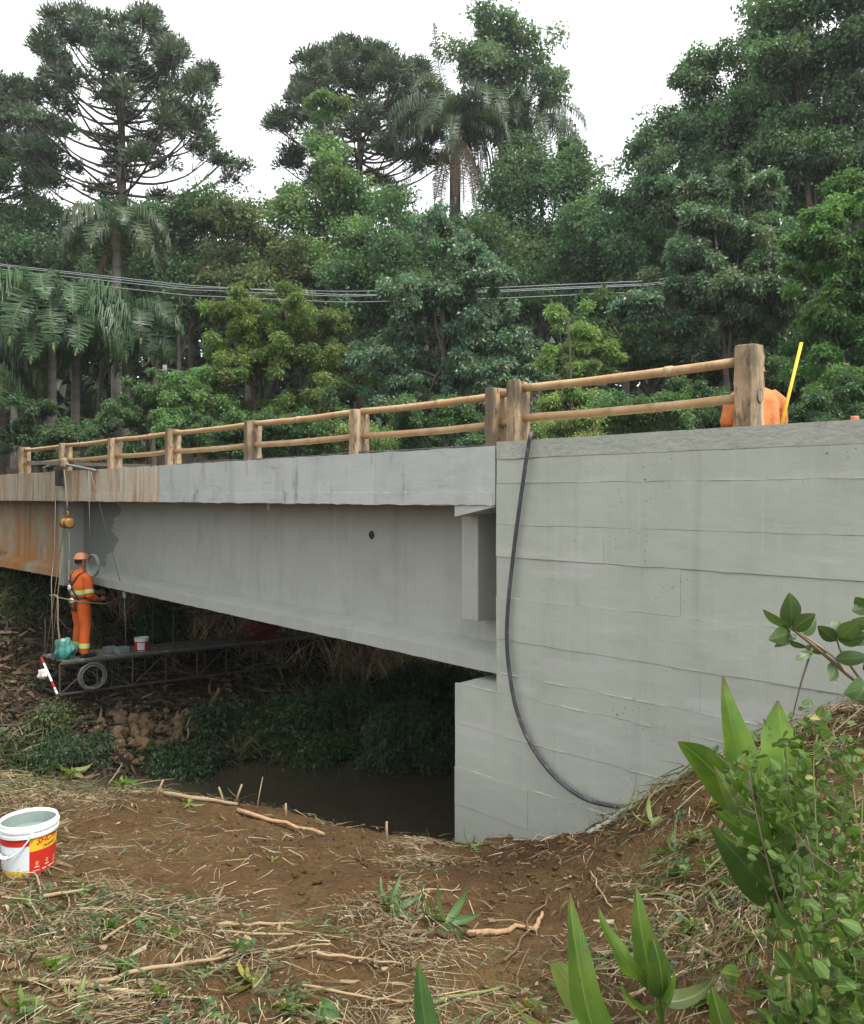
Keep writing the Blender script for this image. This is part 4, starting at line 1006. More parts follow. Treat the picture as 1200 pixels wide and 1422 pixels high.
def cat_mesh(name, parts, mat):
    vs, qs, cs, b = [], [], [], 0
    for v, q, c in parts:
        vs.append(v); qs.append(q+b); cs.append(c); b += len(v)
    return np_mesh(name, np.concatenate(vs), np.concatenate(qs), mat, np.concatenate(cs))
def rand_dirs(n):
    return unit(rng.normal(size=(n, 3)))
def tint(col, n, var=0.25, hue=0.12):
    c = np.asarray(col)[None,:]*(1+var*rng.uniform(-1,1,(n,1)))
    c = c*(1+hue*rng.uniform(-1,1,(n,3))*np.array([1.3,.5,1.0]))
    return np.clip(c, 0.002, 1)
def clump_leaves(centres, radii, per, L, Wr, col, up=0.35, flat=0.75, droop=0.25, var=.28):
    """leaf shells round clump centres"""
    m = len(centres); n = m*per
    ci = np.repeat(np.arange(m), per)
    d = rng.normal(0, .42, (n,3)); d[:,2] *= flat
    d += .30*unit(d)
    pos = centres[ci] + d*radii[ci][:,None]
    out = unit(d*0.35 + np.array([0,0,up-.25]) + rng.normal(0,.6,(n,3)))
    side = unit(np.cross(out, rng.normal(size=(n,3))))
    ln = L*rng.uniform(.65,1.35,n)
    cc = tint(np.asarray(col)*np.array([1.03,1,.98]), m, .25, .12)[ci]*(1+var*rng.uniform(-1,1,(n,1)))
    return leaf_tris(pos, out, side, ln, ln*Wr, np.clip(cc,.002,1), droop)
def limb_path(a, b, sag, k=6, wob=.15):
    a, b = Vector(a), Vector(b); ln = (b-a).length
    return [a.lerp(b, t/k) + Vector((random.uniform(-1,1)*wob*ln*.12*(0<t<k), random.uniform(-1,1)*wob*ln*.12*(0<t<k), sag*ln*math.sin(math.pi*t/k))) for t in range(k+1)]

CLUMP_GAIN, LEAF_GAIN, LEAF_SIZE, GREEN = 1.25, 1.6, .52, 2.1
def broadleaf(name, label, cat, d, tx, lobes, col, n_cl, per, L, Wr=.5, cr=.85, mat='leaf', group=None, trunk=True, tr=.22, deep=.9, up=.35, flat=.75, lean=0):
    """lobes: (px, py, rx, ry) in photo pixels at distance d; each gets its own depth"""
    lob = []
    for i, (px, py, rx, ry, *dd) in enumerate(lobes):
        c = P(px, py, d + (dd[0] if dd else rng.uniform(-.6,.6)*deep))
        lob.append((np.array(c), rx/F*d, ry/F*d))
    area = np.array([a*b for _, a, b in lob]); share = area/area.sum()
    bx = (tx-HX)/F*d; bz = ground(bx, d)
    root = empty(name, (bx, d, bz), 0, label, cat, group)
    cen, rad = [], []
    for (c, a, b), s_ in zip(lob, share):
        k = max(6, int(n_cl*s_*CLUMP_GAIN)); nb = max(5, k//6)
        bq = rand_dirs(nb)*(0.30+0.72*rng.random((nb,1))**0.6)
        bi = rng.integers(0, nb, k)
        q = bq[bi]*np.array([a, a*deep, b]) + rng.normal(0, 1, (k,3))*np.array([.33, .33, .20])*min(a, b)
        cen.append(c + q); rad.append(cr*rng.uniform(.45,1.0,k)*min(1.1, max(.5, min(a,b)/2.0)))
    cen = np.concatenate(cen); rad = np.concatenate(rad)
    if deep and len(cen) > 60:      # the far side of a crown needs fewer boughs
        lc = np.array([c for c, _, _ in lob]); la = np.array([a for _, a, _ in lob])
        k = np.argmin(np.linalg.norm(cen[:,None]-lc[None], axis=2), axis=1)
        keep = (cen[:,1]-lc[k,1] < .25*la[k]) | (rng.random(len(cen)) < .35)
        cen, rad = cen[keep], rad[keep]
    v, q, cc = clump_leaves(cen, rad, int(per*LEAF_GAIN), L*LEAF_SIZE, Wr*1.1, np.asarray(col)*GREEN, up, flat, var=.3)
    v = v - np.array(root.location, dtype=np.float32)
    add_obj('crown', np_mesh('crown', v, q, M[mat], cc), root)
    if trunk:
        mb = MB(); top = Vector(lob[0][0]) - root.location
        fork = Vector((0,0,max(1.5, top.z*.5)))+Vector((top.x*.35, top.y*.35, 0))
        mb.tube(smooth_path([(0,0,-.4), (fork.x*.3, fork.y*.3, fork.z*.5), fork, fork.lerp(top, .55), top], 4), [tr*(1-.85*i/16) for i in range(17)], 8)
        for (c, a, b) in lob:
            e = Vector(c)-root.location; f0 = fork.lerp(top, random.uniform(0,.5))
            mb.tube(limb_path(f0, e, .04), [tr*.42*(1-.13*i) for i in range(7)], 6)
        pick = rng.choice(len(cen), min(len(cen), 34), replace=False)
        for i in pick:
            e = Vector(cen[i])-root.location
            li = min(range(len(lob)), key=lambda k: (Vector(lob[k][0])-Vector(cen[i])).length)
            f0 = (Vector(lob[li][0])-root.location).lerp(fork, random.uniform(.1,.6))
            mb.tube(limb_path(f0, e, .05), [tr*.16*(1-.13*k) for k in range(7)], 5)
        mb.build('trunk', M['bark'], root, smooth=True, fix=False)
    return root

def araucaria(label, px, top_y, d, low_y, half_w, seed, tufts_per=3, group='araucarias'):
    """parasol pine: bare straight trunk, up-curving branches ending in needle tufts"""
    r_ = random.Random(seed)
    bx = (px-HX)/F*d; bz = ground(bx, d)
    root = empty('araucaria_tree', (bx, d, bz), 0, label, 'tree', group)
    zt = -(top_y-HY)/F*d - bz; zl = -(low_y-HY)/F*d - bz; Rw = half_w/F*d
    mb = MB(); mb.tube([(0,0,-.5),(0.05,0,zt*.3),(-.05,0,zt*.6),(0,0,zt*.93)], [.46,.38,.28,.07], 10)
    cen, rad, ax = [], [], []
    nw = 11
    for wi in range(nw):
        f = wi/(nw-1); z0 = zl + (zt-zl)*(.0+.80*f)
        nbr = (6 if f < .35 else 7) if f < .8 else 6
        for k in range(nbr):
            az = 2*math.pi*(k+.37*wi)/nbr + r_.uniform(-.25,.25)
            reach = Rw*(1.0-.62*f**2.0)*r_.uniform(.72,1.05)
            rise = reach*(.30+.34*f)+r_.uniform(-.2,.5)
            e = Vector((math.cos(az)*reach, math.sin(az)*reach, z0+rise))
            pts = [Vector((0,0,z0)), Vector((math.cos(az)*reach*.35, math.sin(az)*reach*.35, z0+rise*.06)), Vector((math.cos(az)*reach*.72, math.sin(az)*reach*.72, z0+rise*.42)), e]
            mb.tube(smooth_path(pts, 3), [.085*(1-.07*i) for i in range(10)], 5)
            cen.append(e); rad.append(r_.uniform(.7,1.0))
            for q in range(tufts_per-1):
                t = r_.uniform(.80,1.0); c = pts[2].lerp(e, (t-.5)*2) + Vector((r_.uniform(-1,1), r_.uniform(-1,1), r_.uniform(-.1,.8)))*.66
                cen.append(c); rad.append(r_.uniform(.5,.85))
                mb.tube([pts[2].lerp(e, .3), c], [.03,.015], 4)
    for k in range(5):
        cen.append(Vector((r_.uniform(-1,1)*Rw*.22, r_.uniform(-1,1)*Rw*.22, zt-r_.uniform(.4,1.5)))); rad.append(.9)
    mb.build('trunk', M['bark'], root, smooth=True, fix=False)
    cen = np.array([tuple(c) for c in cen]); rad = np.array(rad); m = len(cen); per = 330
    ci = np.repeat(np.arange(m), per); n = m*per
    dirs = rand_dirs(n); dirs[:,2] = np.abs(dirs[:,2])*.9-.25; dirs = unit(dirs)
    pos = cen[ci] + dirs*(rad[ci]*rng.uniform(.15,.85,n))[:,None]
    out = unit(dirs + np.array([0,0,.35]) + rng.normal(0,.22,(n,3)))
    side = unit(np.cross(out, rng.normal(size=(n,3))))
    ln = rad[ci]*rng.uniform(.22,.5,n)
    cc = tint((.088,.128,.080), m, .2, .1)[ci]*(1+.3*rng.uniform(-1,1,(n,1)))
    v, q, cc = leaf_tris(pos, out, side, ln, .075*rng.uniform(.7,1.3,n), cc, .0)
    add_obj('crown', np_mesh('crown', v, q, M['needle'], cc), root)
    return root

def frond_mesh(name, ln, arch, col, seed, leaflets=90, lw=.045, ll=1.05, hang=.9):
    """arching feather frond along +x from the origin, leaflets hanging"""
    r_ = np.random.default_rng(seed); K = 14; pts = []
    x = z = 0.0; ang = arch[0]
    for i in range(K+1):
        pts.append((x, 0, z)); st = ln/K; x += math.cos(ang)*st; z += math.sin(ang)*st; ang += (arch[1]-arch[0])/K
    pts = np.array(pts); t = np.linspace(.12, 1, leaflets)
    ix = np.clip(t*K, 0, K-1e-4); i0 = ix.astype(int); fr = (ix-i0)[:,None]
    base = pts[i0]*(1-fr)+pts[i0+1]*fr; tang = unit(pts[i0+1]-pts[i0])
    parts = []
    for sgn in (-1, 1):
        m = leaflets; l_ = ll*np.sin(np.pi*np.clip(t*.9+.12,0,1))**.6*r_.uniform(.8,1.15,m)
        d0 = unit(tang*.45 + np.array([0,sgn*1.0,0]) + np.array([0,0,.25])+r_.normal(0,.16,(m,3)))
        mid = base + d0*(l_*.5)[:,None]
        d1 = unit(d0*(1-hang)+np.array([0,0,-1.0])*hang+r_.normal(0,.08,(m,3)))
        tip = mid + d1*(l_*.6)[:,None]
        sv = tang*lw*.5
        v = np.stack([base-sv*.5, base+sv*.5, mid+sv, mid-sv, tip+sv*.15, tip-sv*.15], 1).reshape(-1,3)
        o = np.arange(m)[:,None]*6
        q = np.concatenate([o+np.array([[0,1,2,3]]), o+np.array([[3,2,4,5]])])
        c = np.repeat(np.asarray(col)[None]*(1+.3*r_.uniform(-1,1,(m,1))), 6, axis=0)
        parts.append((v, q, c))
    rw = .03
    rv = np.concatenate([pts+np.array([0,rw,0]), pts-np.array([0,rw,0]), pts-np.array([0,0,rw*1.3])]); k1 = K+1
    rq = np.array([(i,i+1,k1+i+1,k1+i) for i in range(K)]+[(k1+i,k1+i+1,2*k1+i+1,2*k1+i) for i in range(K)]+[(2*k1+i,2*k1+i+1,i+1,i) for i in range(K)])
    parts.append((rv, rq, np.tile(np.array([[.16,.17,.06]]), (len(rv),1))))
    return cat_mesh(name, parts, M['frond'])
def palm(label, px, crown_y, d, n_fr, ln, seed, col=(.05,.10,.04), dead=2, tr=.17, spear=False, group='queen palms', lean=0.0):
    r_ = random.Random(seed)
    bx = (px-HX)/F*d; bz = ground(bx, d); zc = -(crown_y-HY)/F*d - bz
    root = empty('palm_tree', (bx, d, bz), 0, label, 'tree', group)
    mb = MB(); mb.tube([(-lean,0,-.4), (-lean*.6,0,zc*.4), (-lean*.2,.0,zc*.8), (0,0,zc)], [tr*1.15, tr, tr*.9, tr*.8], 10); mb.build('trunk', M['bark' if spear else 'palm_bark'], root, smooth=True)
    fus = MB(); fus.tube([(0,0,zc-.9),(0,0,zc-.3),(0,0,zc+.2)], [tr*.82, tr*1.0, tr*.4], 10); fus.build('crownshaft', M['rope'], root, smooth=True)
    col = tuple(1.15*c for c in col)
    vs = [frond_mesh('frond', ln, (1.15,-1.6), col, seed+1), frond_mesh('frond', ln*1.05, (.85,-1.9), col, seed+2), frond_mesh('frond', ln*.95, (.35,-1.8), col, seed+3)]
    for k in range(n_fr):
        az = 2*math.pi*k*.382+r_.uniform(-.2,.2); h = k/n_fr
        m = vs[0] if h > .66 else (vs[1] if h > .3 else vs[2])
        o = add_obj('frond', m, root, (0,0,zc+.05*h), (r_.uniform(-.25,.25), r_.uniform(-.12,.2), az))
    if spear:
        sm = frond_mesh('frond', ln*.98, (1.22,1.48), (.05,.09,.045), seed+9, hang=.45, ll=.62)
        add_obj('frond', sm, root, (-.25,0,zc), (0,0,math.radians(222)))
    if dead:
        dm = frond_mesh('dead_frond', ln*.85, (-.9,-1.66), (.15,.105,.055), seed+7, ll=.6, hang=.9, leaflets=60)
        for k in range(dead): add_obj('dead_frond', dm, root, (0,0,zc-.35), (0,0,r_.uniform(0,6.28)))
    return root

# ------------------------------------------------------------------ far wood that closes the view between the trees
n = 90000
fx = rng.uniform(-300, 1500, n); fd = rng.uniform(55, 68, n)
prof = np.interp(fx, [-300,0,90,180,330,420,560,700,820,900,1000,1500], [330,345,335,345,335,330,345,350,330,280,250,200])
fy = prof + (740-prof)*rng.random(n)**.95 + 12*vnoise(fx/30, fx*0, 31)
pos = np.stack([(fx-HX)/F*fd, fd, -(fy-HY)/F*fd], 1)
out = unit(rng.normal(size=(n,3))+np.array([0,-.3,.2])); sd = unit(np.cross(out, rng.normal(size=(n,3))))
v, q, cc = leaf_tris(pos, out, sd, rng.uniform(.6,1.5,n), rng.uniform(.4,.9,n), tint((.045,.072,.040), n, .4, .15), .2)
tag(add_obj('distant_wood', np_mesh('distant_wood', v, q, M['leaf'], cc)), 'dark mass of far wood closing the gaps between the trees', kind='stuff')

# ------------------------------------------------------------------ the tall trees
araucaria('tall araucaria with open umbrella crown above the palms at the edge of the sky', 170, 42, 42, 290, 150, 1)
araucaria('araucaria whose needle tufts enter beside the tall umbrella crown, cut by the picture edge', -35, 135, 45, 330, 115, 2)
araucaria('dark domed araucaria behind the slender pale green tree', 500, 82, 47, 270, 128, 3)
DK, MD, LT, YG = (.030,.062,.028), (.040,.080,.034), (.062,.112,.042), (.095,.145,.040)
GT = 'broadleaf trees behind the bridge'
palm('tallest queen palm with a spear frond rising to the sky beside the highest broadleaf crown', 632, 175, 43.5, 26, 5.6, 5, (.060,.095,.052), 12, .34, True)
palm('queen palm half hidden by the highest broadleaf crown, fronds hanging towards the sky gap', 735, 175, 45, 18, 4.6, 6, (.045,.08,.04), 0, .22)
palm('slim palm whose crown hangs in front of the tall umbrella araucaria trunk', 162, 325, 33, 15, 3.1, 7, (.060,.090,.045), 2, .22)
palm('low palm with broad drooping fronds and a yellowing leaf near the railing end', 72, 440, 25, 24, 3.5, 8, (.048,.095,.040), 1, .15)
palm('low palm cut by the picture edge above the railing end', 0, 425, 27, 22, 3.5, 9, (.045,.09,.038), 1, .17)
palm('shorter palm behind the low palms with a pale straight trunk', 105, 455, 29, 20, 3.2, 10, (.042,.085,.04), 0, .16)
palm('palm standing farther left whose fronds only reach into the picture', -45, 500, 24, 18, 3.0, 12, (.06,.105,.04), 1, .15)
palm('dim palm with hanging fronds left of the slim grey pole', 175, 450, 30, 18, 3.0, 14, (.04,.075,.035), 0, .15)

broadleaf('broadleaf_tree', 'highest broadleaf tree with open airy crown against the sky behind the tall palm', 'tree', 44, 700,
    [(692,50,38,40),(655,105,42,45),(735,95,38,40),(700,130,55,45),(755,145,24,30),(640,165,30,35),(680,185,45,30),(765,105,14,22)], (.055,.088,.052), 130, 190, .42, .5, .95, group=GT)
broadleaf('broadleaf_tree', 'dark round-crowned tree to the right of the tall palm trunk', 'tree', 42, 745,
    [(755,235,42,45),(720,265,45,55),(785,215,22,22),(770,300,55,60),(705,335,60,55),(790,360,50,50),(740,390,70,60)], (.036,.07,.032), 190, 190, .40, .5, 1.0, group=GT)
broadleaf('broadleaf_tree', 'slender pale green tree in front of the domed araucaria', 'tree', 37, 450,
    [(450,165,24,30),(452,215,36,36),(435,265,52,36),(475,290,60,45),(410,320,50,50),(460,350,75,55),(520,330,40,55)], (.066,.115,.050), 170, 200, .36, .5, .85, group=GT)
broadleaf('broadleaf_tree', 'dark green tree filling the gap right of the tall umbrella araucaria', 'tree', 38, 265,
    [(265,320,55,50),(215,300,40,40),(310,330,50,50),(240,380,70,60),(320,400,60,60),(180,400,50,60)], (.034,.064,.030), 190, 190, .36, .5, .95, group=GT)
broadleaf('broadleaf_tree', 'small brownish olive tree between the dark tree and the slender pale tree', 'tree', 36, 345,
    [(345,310,36,40),(370,360,50,60),(330,370,40,50),(390,420,60,50)], (.058,.075,.034), 110, 190, .34, .5, .85, group=GT)
broadleaf('broadleaf_tree', 'dim tree mass at the picture edge under the edge araucaria', 'tree', 40, 20,
    [(20,310,55,55),(-30,280,50,60),(60,350,50,50),(10,390,80,60),(110,365,45,40),(150,420,60,60)], (.034,.062,.032), 150, 180, .38, .5, .95, group=GT)
broadleaf('broadleaf_tree', 'dark tree behind the pointed glossy tree, below the tall palm', 'tree', 35, 600,
    [(580,330,60,55),(540,390,60,60),(660,350,50,50),(680,420,60,60),(500,430,60,60)], (.036,.068,.030), 150, 190, .34, .5, .9, group=GT)

broadleaf('broadleaf_tree', 'pointed glossy-leaved tree at the centre just behind the railing', 'tree', 21, 620,
    [(612,318,24,28),(625,350,40,32),(590,385,50,40),(655,400,55,42),(600,450,85,50),(670,470,70,55),(555,510,65,50),(630,530,95,55),(700,530,50,55),(580,580,70,40)], (.054,.092,.060), 470, 210, .20, .45, .42, 'leaf_gloss', group=GT, tr=.14)
broadleaf('broadleaf_tree', 'bushy olive green tree with fine foliage left of the pointed glossy tree', 'tree', 22, 375,
    [(330,420,45,32),(400,425,40,32),(365,450,60,40),(310,475,48,42),(430,470,52,45),(365,510,90,50),(300,540,50,40),(440,540,60,50),(380,580,95,40)], (.058,.088,.026), 330, 240, .17, .4, .42, group=GT, tr=.13)
broadleaf('broadleaf_tree', 'rounded mid-green tree at the dip in the skyline right of centre', 'tree', 34, 870,
    [(865,270,40,45),(900,240,40,50),(845,330,50,55),(910,310,65,60),(860,400,70,60),(820,380,40,60),(930,390,60,60)], (.044,.086,.044), 230, 190, .34, .5, .85, group=GT)
broadleaf('broadleaf_tree', 'tall grey-green tree with wispy top stepping up the skyline', 'tree', 31, 1000,
    [(985,110,45,40),(1040,70,42,45),(960,190,55,55),(1010,180,70,65),(1060,140,60,60),(940,270,50,50),(1010,270,80,60),(1080,240,60,70)], (.050,.086,.050), 300, 200, .32, .48, .8, group=GT)
broadleaf('broadleaf_tree', 'tallest leafy tree filling the upper corner of the sky', 'tree', 28, 1150,
    [(1100,60,50,60),(1150,20,60,60),(1200,40,60,80),(1130,130,70,60),(1190,140,70,70),(1090,190,50,60),(1170,220,70,60)], (.046,.082,.044), 300, 200, .30, .48, .75, group=GT)
broadleaf('broadleaf_tree', 'broad silvery-leaved tree with layered boughs behind the last railing posts', 'tree', 23, 1020,
    [(990,290,50,38),(1050,270,50,42),(950,330,45,38),(1010,345,70,42),(1075,340,55,50),(950,395,60,40),(1020,410,80,45),(900,440,50,35),(1090,420,50,50),(980,455,70,35)], (.056,.092,.056), 380, 210, .24, .45, .5, 'leaf_gloss', group=GT, tr=.17)
broadleaf('broadleaf_tree', 'brighter green tree reaching in from the picture edge beside the yellow pole', 'tree', 17.5, 1190,
    [(1175,270,40,35),(1195,310,50,45),(1140,330,42,30),(1170,375,60,45),(1210,420,60,60),(1135,420,32,35),(1160,470,50,45),(1150,525,40,40),(1200,530,50,50)], (.048,.098,.032), 300, 230, .19, .48, .42, group=GT, tr=.13)
broadleaf('broadleaf_tree', 'yellow-green young tree with layered leaves above the twin posts', 'tree', 18, 800,
    [(790,440,24,20),(800,470,38,18),(785,500,40,18),(815,520,42,20),(780,545,40,20),(830,490,30,18)], (.082,.128,.042), 120, 220, .15, .42, .30, group=GT, tr=.07)
broadleaf('broadleaf_tree', 'very dark tree in the shade right of the yellow-green young tree', 'tree', 26, 920,
    [(900,480,70,45),(850,450,50,45),(960,500,70,45),(1040,490,60,50),(1100,500,50,50),(1000,540,90,40)], (.034,.064,.028), 220, 200, .26, .48, .6, group=GT)
broadleaf('shade_tree', 'unseen leafy tree added outside the picture edge to shade the far bank', 'tree', 11.5, -330,
    [(-330,200,190,150),(-420,420,200,180),(-290,470,130,170),(-360,650,190,170),(-300,820,110,120)], (.040,.072,.034), 120, 170, .40, .5, 1.0, group=GT)  # off-frame tree, added to block sky light from the bank
# low shrubs just over the deck edge
def shrub(label, px, py, rx, ry, d, col, n_cl, L, name='shrub', mat='leaf', group='shrubs behind the bridge', per=170):
    return broadleaf(name, label, 'shrub', d, px, [(px, py, rx, ry), (px-rx*.5, py+ry*.3, rx*.6, ry*.7), (px+rx*.5, py+ry*.25, rx*.6, ry*.7), (px, py+ry*.9, rx*1.1, ry*.8)], col, n_cl, per, L, .5, .33, mat, group, True, .05)
shrub('dark leafy shrub behind the rail left of the twin posts', 610, 585, 75, 28, 17, (.042,.080,.034), 110, .13)
shrub('pale mottled shrub behind the rail right of the twin posts', 770, 590, 55, 24, 14, (.085,.115,.045), 90, .10)
shrub('low green shrub behind the middle of the long rail span', 880, 570, 60, 35, 16, (.045,.085,.034), 110, .12)
shrub('low dark shrub left of the last post behind the rail', 970, 560, 50, 40, 17, (.038,.072,.030), 100, .13)
shrub('pale green shrub left of the twin posts low on the deck edge', 505, 600, 35, 22, 15, (.075,.11,.04), 60, .10)
shrub('dark shrub behind the rail under the bushy olive tree', 430, 590, 60, 38, 18, (.036,.068,.028), 100, .13)
shrub('light green shrub beside the slim grey pole', 270, 560, 38, 45, 20, (.058,.105,.040), 100, .15)
shrub('thin leafy shrub left of the slim grey pole', 205, 545, 40, 50, 22, (.045,.085,.036), 70, .16)
shrub('dark shrub behind the fourth post from the twin posts', 320, 590, 50, 35, 19, (.036,.07,.030), 90, .14)
shrub('dark shrub at the picture edge under the bright green tree', 1150, 560, 60, 35, 16, (.032,.062,.028), 100, .13)
shrub('dim shrub behind the farthest railing posts', 130, 600, 60, 30, 22, (.034,.06,.028), 80, .16)
shrub('dim shrub under the low palms at the picture edge', 40, 595, 60, 35, 23, (.030,.055,.026), 80, .17)
# bare trunks standing between the palms
for i, (px, y0, d, lab) in enumerate(((55, 470, 31, 'dim bare trunk under the low palms'), (130, 480, 32, 'thin dim trunk between the low palms and the slim palm'), (215, 410, 34, 'leaning thin trunk right of the slim palm'), (250, 400, 36, 'thin grey trunk behind the slim pole'))):
    b0 = P(px, 0, d); z0 = ground(b0.x, d)
    t = empty('bare_trunk', (b0.x, d, z0), 0, lab, 'tree', 'bare trunks in the wood')
    zt = -(y0-HY)/F*d - z0
    MB().tube(smooth_path([(0,0,-.3), (random.uniform(-.2,.2),0,zt*.4), (random.uniform(-.4,.4),0,zt*.8), (random.uniform(-.9,.5),0,zt)], 4), [.15*(1-.05*k) for k in range(13)], 8).build('trunk', M['bark'], t, smooth=True)
    MB().tube(limb_path((0,0,zt*.6), (.9,.3,zt*.95), .05), [.05*(1-.12*k) for k in range(7)], 5).build('branch', M['bark'], t, smooth=True)

# ------------------------------------------------------------------ power lines and the slim pole
wires = [('uppermost of the power lines crossing in front of the palms', 367, 396, 410, 402), ('second power line from the top crossing in front of the palms', 374, 402, 412, 400),
         ('third power line from the top crossing in front of the palms', 382, 410, 420, 411), ('lowest of the power lines, crossing the tall palm trunk', 369, 399, 405, 396)]
for i, (lab, y0, y1, y2, y3) in enumerate(wires):
    pts = [P(x, np.interp(x, [-260,0,260,480,700,900,1300], [y0-38,y0,y1,y2,y3+3,y3-6,y3-60]), 27.5+.35*i) for x in np.linspace(-260, 1300, 40)]
    mb = MB(); mb.tube(smooth_path(pts, 2), .014, 5)
    tag(mb.build('power_line', M['wire'], smooth=True), lab, 'power line', 'power lines')
pb_ = P(229, 507, 22); zg = ground(pb_.x, 22)
pole = empty('utility_pole', (pb_.x, 22, zg), 0, 'slim pale grey pole standing behind the bridge railing', 'pole')
MB().tube([(0,0,-.3),(0,0,pb_.z-zg)], [.085,.062], 10).build('shaft', M['pole_concrete'], pole, smooth=True)
MB().tube([(-.05,0,pb_.z-zg-.12),(.16,0,pb_.z-zg-.12)], .02, 6).build('bracket', M['steel'], pole)
mb = MB(); mb.tube(smooth_path([P(232,512,22), P(262,517,22.5), P(300,520,23)], 4), .008, 5)
tag(mb.build('service_wire', M['wire']), 'short service wire running from the slim grey pole into the foliage', 'wire')

# ------------------------------------------------------------------ far bank: rocks, reeds, grass, weeds
def proj(x, y, z): return HX+F*x/y, HY-F*z/y
def rock_mesh(seed):
    import bmesh
    r_ = random.Random(seed); bm = bmesh.new(); bmesh.ops.create_icosphere(bm, subdivisions=1, radius=1)
    pl = [(Vector((r_.uniform(-1,1), r_.uniform(-1,1), r_.uniform(-1,1))).normalized(), r_.uniform(.45,.8)) for _ in range(7)]
    for v_ in bm.verts:
        for nrm, dd in pl:
            e = v_.co.dot(nrm)-dd
            if e > 0: v_.co -= nrm*e
        v_.co *= r_.uniform(.9,1.1)
    me = bpy.data.meshes.new('rock'); bm.to_mesh(me); bm.free(); me.materials.append(M['rock']); return me
rocks = [rock_mesh(i) for i in range(6)]
rr = random.Random(77); k = 0
while k < 170:
    px = rr.gauss(205, 38); py = rr.gauss(1022, 24)
    if (px-205)**2/75**2+(py-1025)**2/48**2 > 1: continue
    # march along the view ray to the bank
    dd_ = np.arange(9.5, 16, .05); hh = np.nonzero(-(py-HY)/F*dd_ < ground_np((px-HX)/F*dd_, dd_))[0]
    if not len(hh): k += 1; continue
    hit = P(px, py, float(dd_[hh[0]]))
    s = rr.choice((.03,.05,.07,.09,.14,.06))*rr.uniform(.8,1.2)
    o = add_obj('rock', rocks[k % 6], None, hit+Vector((0,0,s*.25+rr.uniform(0,.06))), (rr.uniform(0,6),rr.uniform(0,6),rr.uniform(0,6)), (s*rr.uniform(.8,1.5), s, s*rr.uniform(.5,.9)))
    tag(o, 'broken brown stone in the rubble heap on the far bank below the platform', 'rock', 'rubble stones on the far bank')
    k += 1
def strips(x, y, z, D, ln, wd, cols, bend=.35, seg=2):
    """bent flat blades: arrays of base points, directions, lengths"""
    n = len(x); base = np.stack([x,y,z],1); side = unit(np.cross(D, rng.normal(size=(n,3))+np.array([0,0,.3])))
    vs = []; cur = base.copy(); d = D.copy()
    bvec = rng.normal(0, bend, (n,3)); bvec[:,2] = np.minimum(bvec[:,2], 0)-bend*.5
    for s_ in range(seg+1):
        t = s_/seg; wd_ = (wd*(1-.75*t*t))[:,None]
        vs.append(cur-side*wd_*.5); vs.append(cur+side*wd_*.5)
        d = unit(d+bvec/seg); cur = cur + d*(ln/seg)[:,None]
    v = np.stack(vs, 1).reshape(-1,3); m = 2*(seg+1); o = np.arange(n)[:,None]*m
    q = np.concatenate([o+np.array([[2*i,2*i+1,2*i+3,2*i+2]]) for i in range(seg)])
    return v, q, np.repeat(cols, m, axis=0)
STRAW = .78*np.array([(.42,.31,.17),(.46,.37,.23),(.30,.20,.11),(.20,.13,.075),(.52,.44,.30),(.32,.28,.13)])
# standing dry reeds on the bank beyond the bridge
n = 16000
px = rng.uniform(150, 620, n); d = rng.uniform(16.5, 27, n); x = (px-HX)/F*d; z = ground_np(x, d); sx, sy = proj(x, d, z)
keep = (sy > 780) & (sy < 960) & (vnoise(px/40, d*.7, 61) > -.45); x, d, z = x[keep], d[keep], z[keep]; n = len(x)
D = unit(np.stack([rng.normal(0,.35,n), rng.normal(0,.35,n), np.ones(n)],1))
parts = [strips(x, d, z, D, rng.uniform(.5,1.5,n), rng.uniform(.012,.03,n), STRAW[rng.integers(0,6,n)]*rng.uniform(1.0,1.9,(n,1)), .6, 4)]
tag(add_obj('dry_reeds', cat_mesh('dry_reeds', parts, M['straw'])), 'dry tan reeds on the bank seen beyond the platform', kind='stuff')
# grass and weeds of the far bank
n = 42000
px = rng.uniform(-150, 680, n); d = rng.uniform(10.8, 24, n)**1.0; x = (px-HX)/F*d; z = ground_np(x, d); sx, sy = proj(x, d, z)
w_ = vnoise(x*.8, d*.8, 62)+.5*vnoise(x*2.1, d*2.1, 63)
keep = (z > WATER_Z+.02) & (w_ > np.where(px < 130, -.1, -.2)) & ~(((px-205)/80)**2+((sy-1025)/52)**2 < 1)
x, d, z = x[keep], d[keep], z[keep]; n = len(x)
D = unit(np.stack([rng.normal(0,.55,n), rng.normal(0,.55,n)-.15, rng.uniform(.5,1.2,n)],1))
cg = np.where(rng.random((n,1)) < .22, STRAW[rng.integers(0,6,n)]*.7, tint((.048,.085,.028), n, .45, .2))
tag(add_obj('bank_grass', cat_mesh('bank_grass', [strips(x, d, z, D, rng.uniform(.15,.55,n), rng.uniform(.012,.035,n), cg, .7)], M['weed'])), 'tangled grass and weeds on the far bank', kind='stuff')
n = 20000  # dark litter, added so the shaded far bank comes out darker
px = rng.uniform(-150, 420, n); d = rng.uniform(10.8, 19, n); x = (px-HX)/F*d; z = ground_np(x, d)
keep = (z > WATER_Z+.02); x, d, z = x[keep], d[keep], z[keep]; n = len(x)
D = unit(np.stack([rng.normal(size=n), rng.normal(size=n), rng.uniform(-.6,.4,n)],1))
cl_ = np.array([(.055,.036,.024),(.09,.06,.036),(.04,.03,.02),(.13,.095,.055),(.05,.055,.025)])[rng.integers(0,5,n)]*rng.uniform(.6,1.2,(n,1))
tag(add_obj('shade_litter', cat_mesh('shade_litter', [strips(x, d, z+rng.uniform(0,.05,n), D, rng.uniform(.08,.4,n), rng.uniform(.02,.08,n), cl_, .6)], M['straw'])), 'dark fallen leaves and roots added to deepen the shade on the far earth bank', kind='stuff')
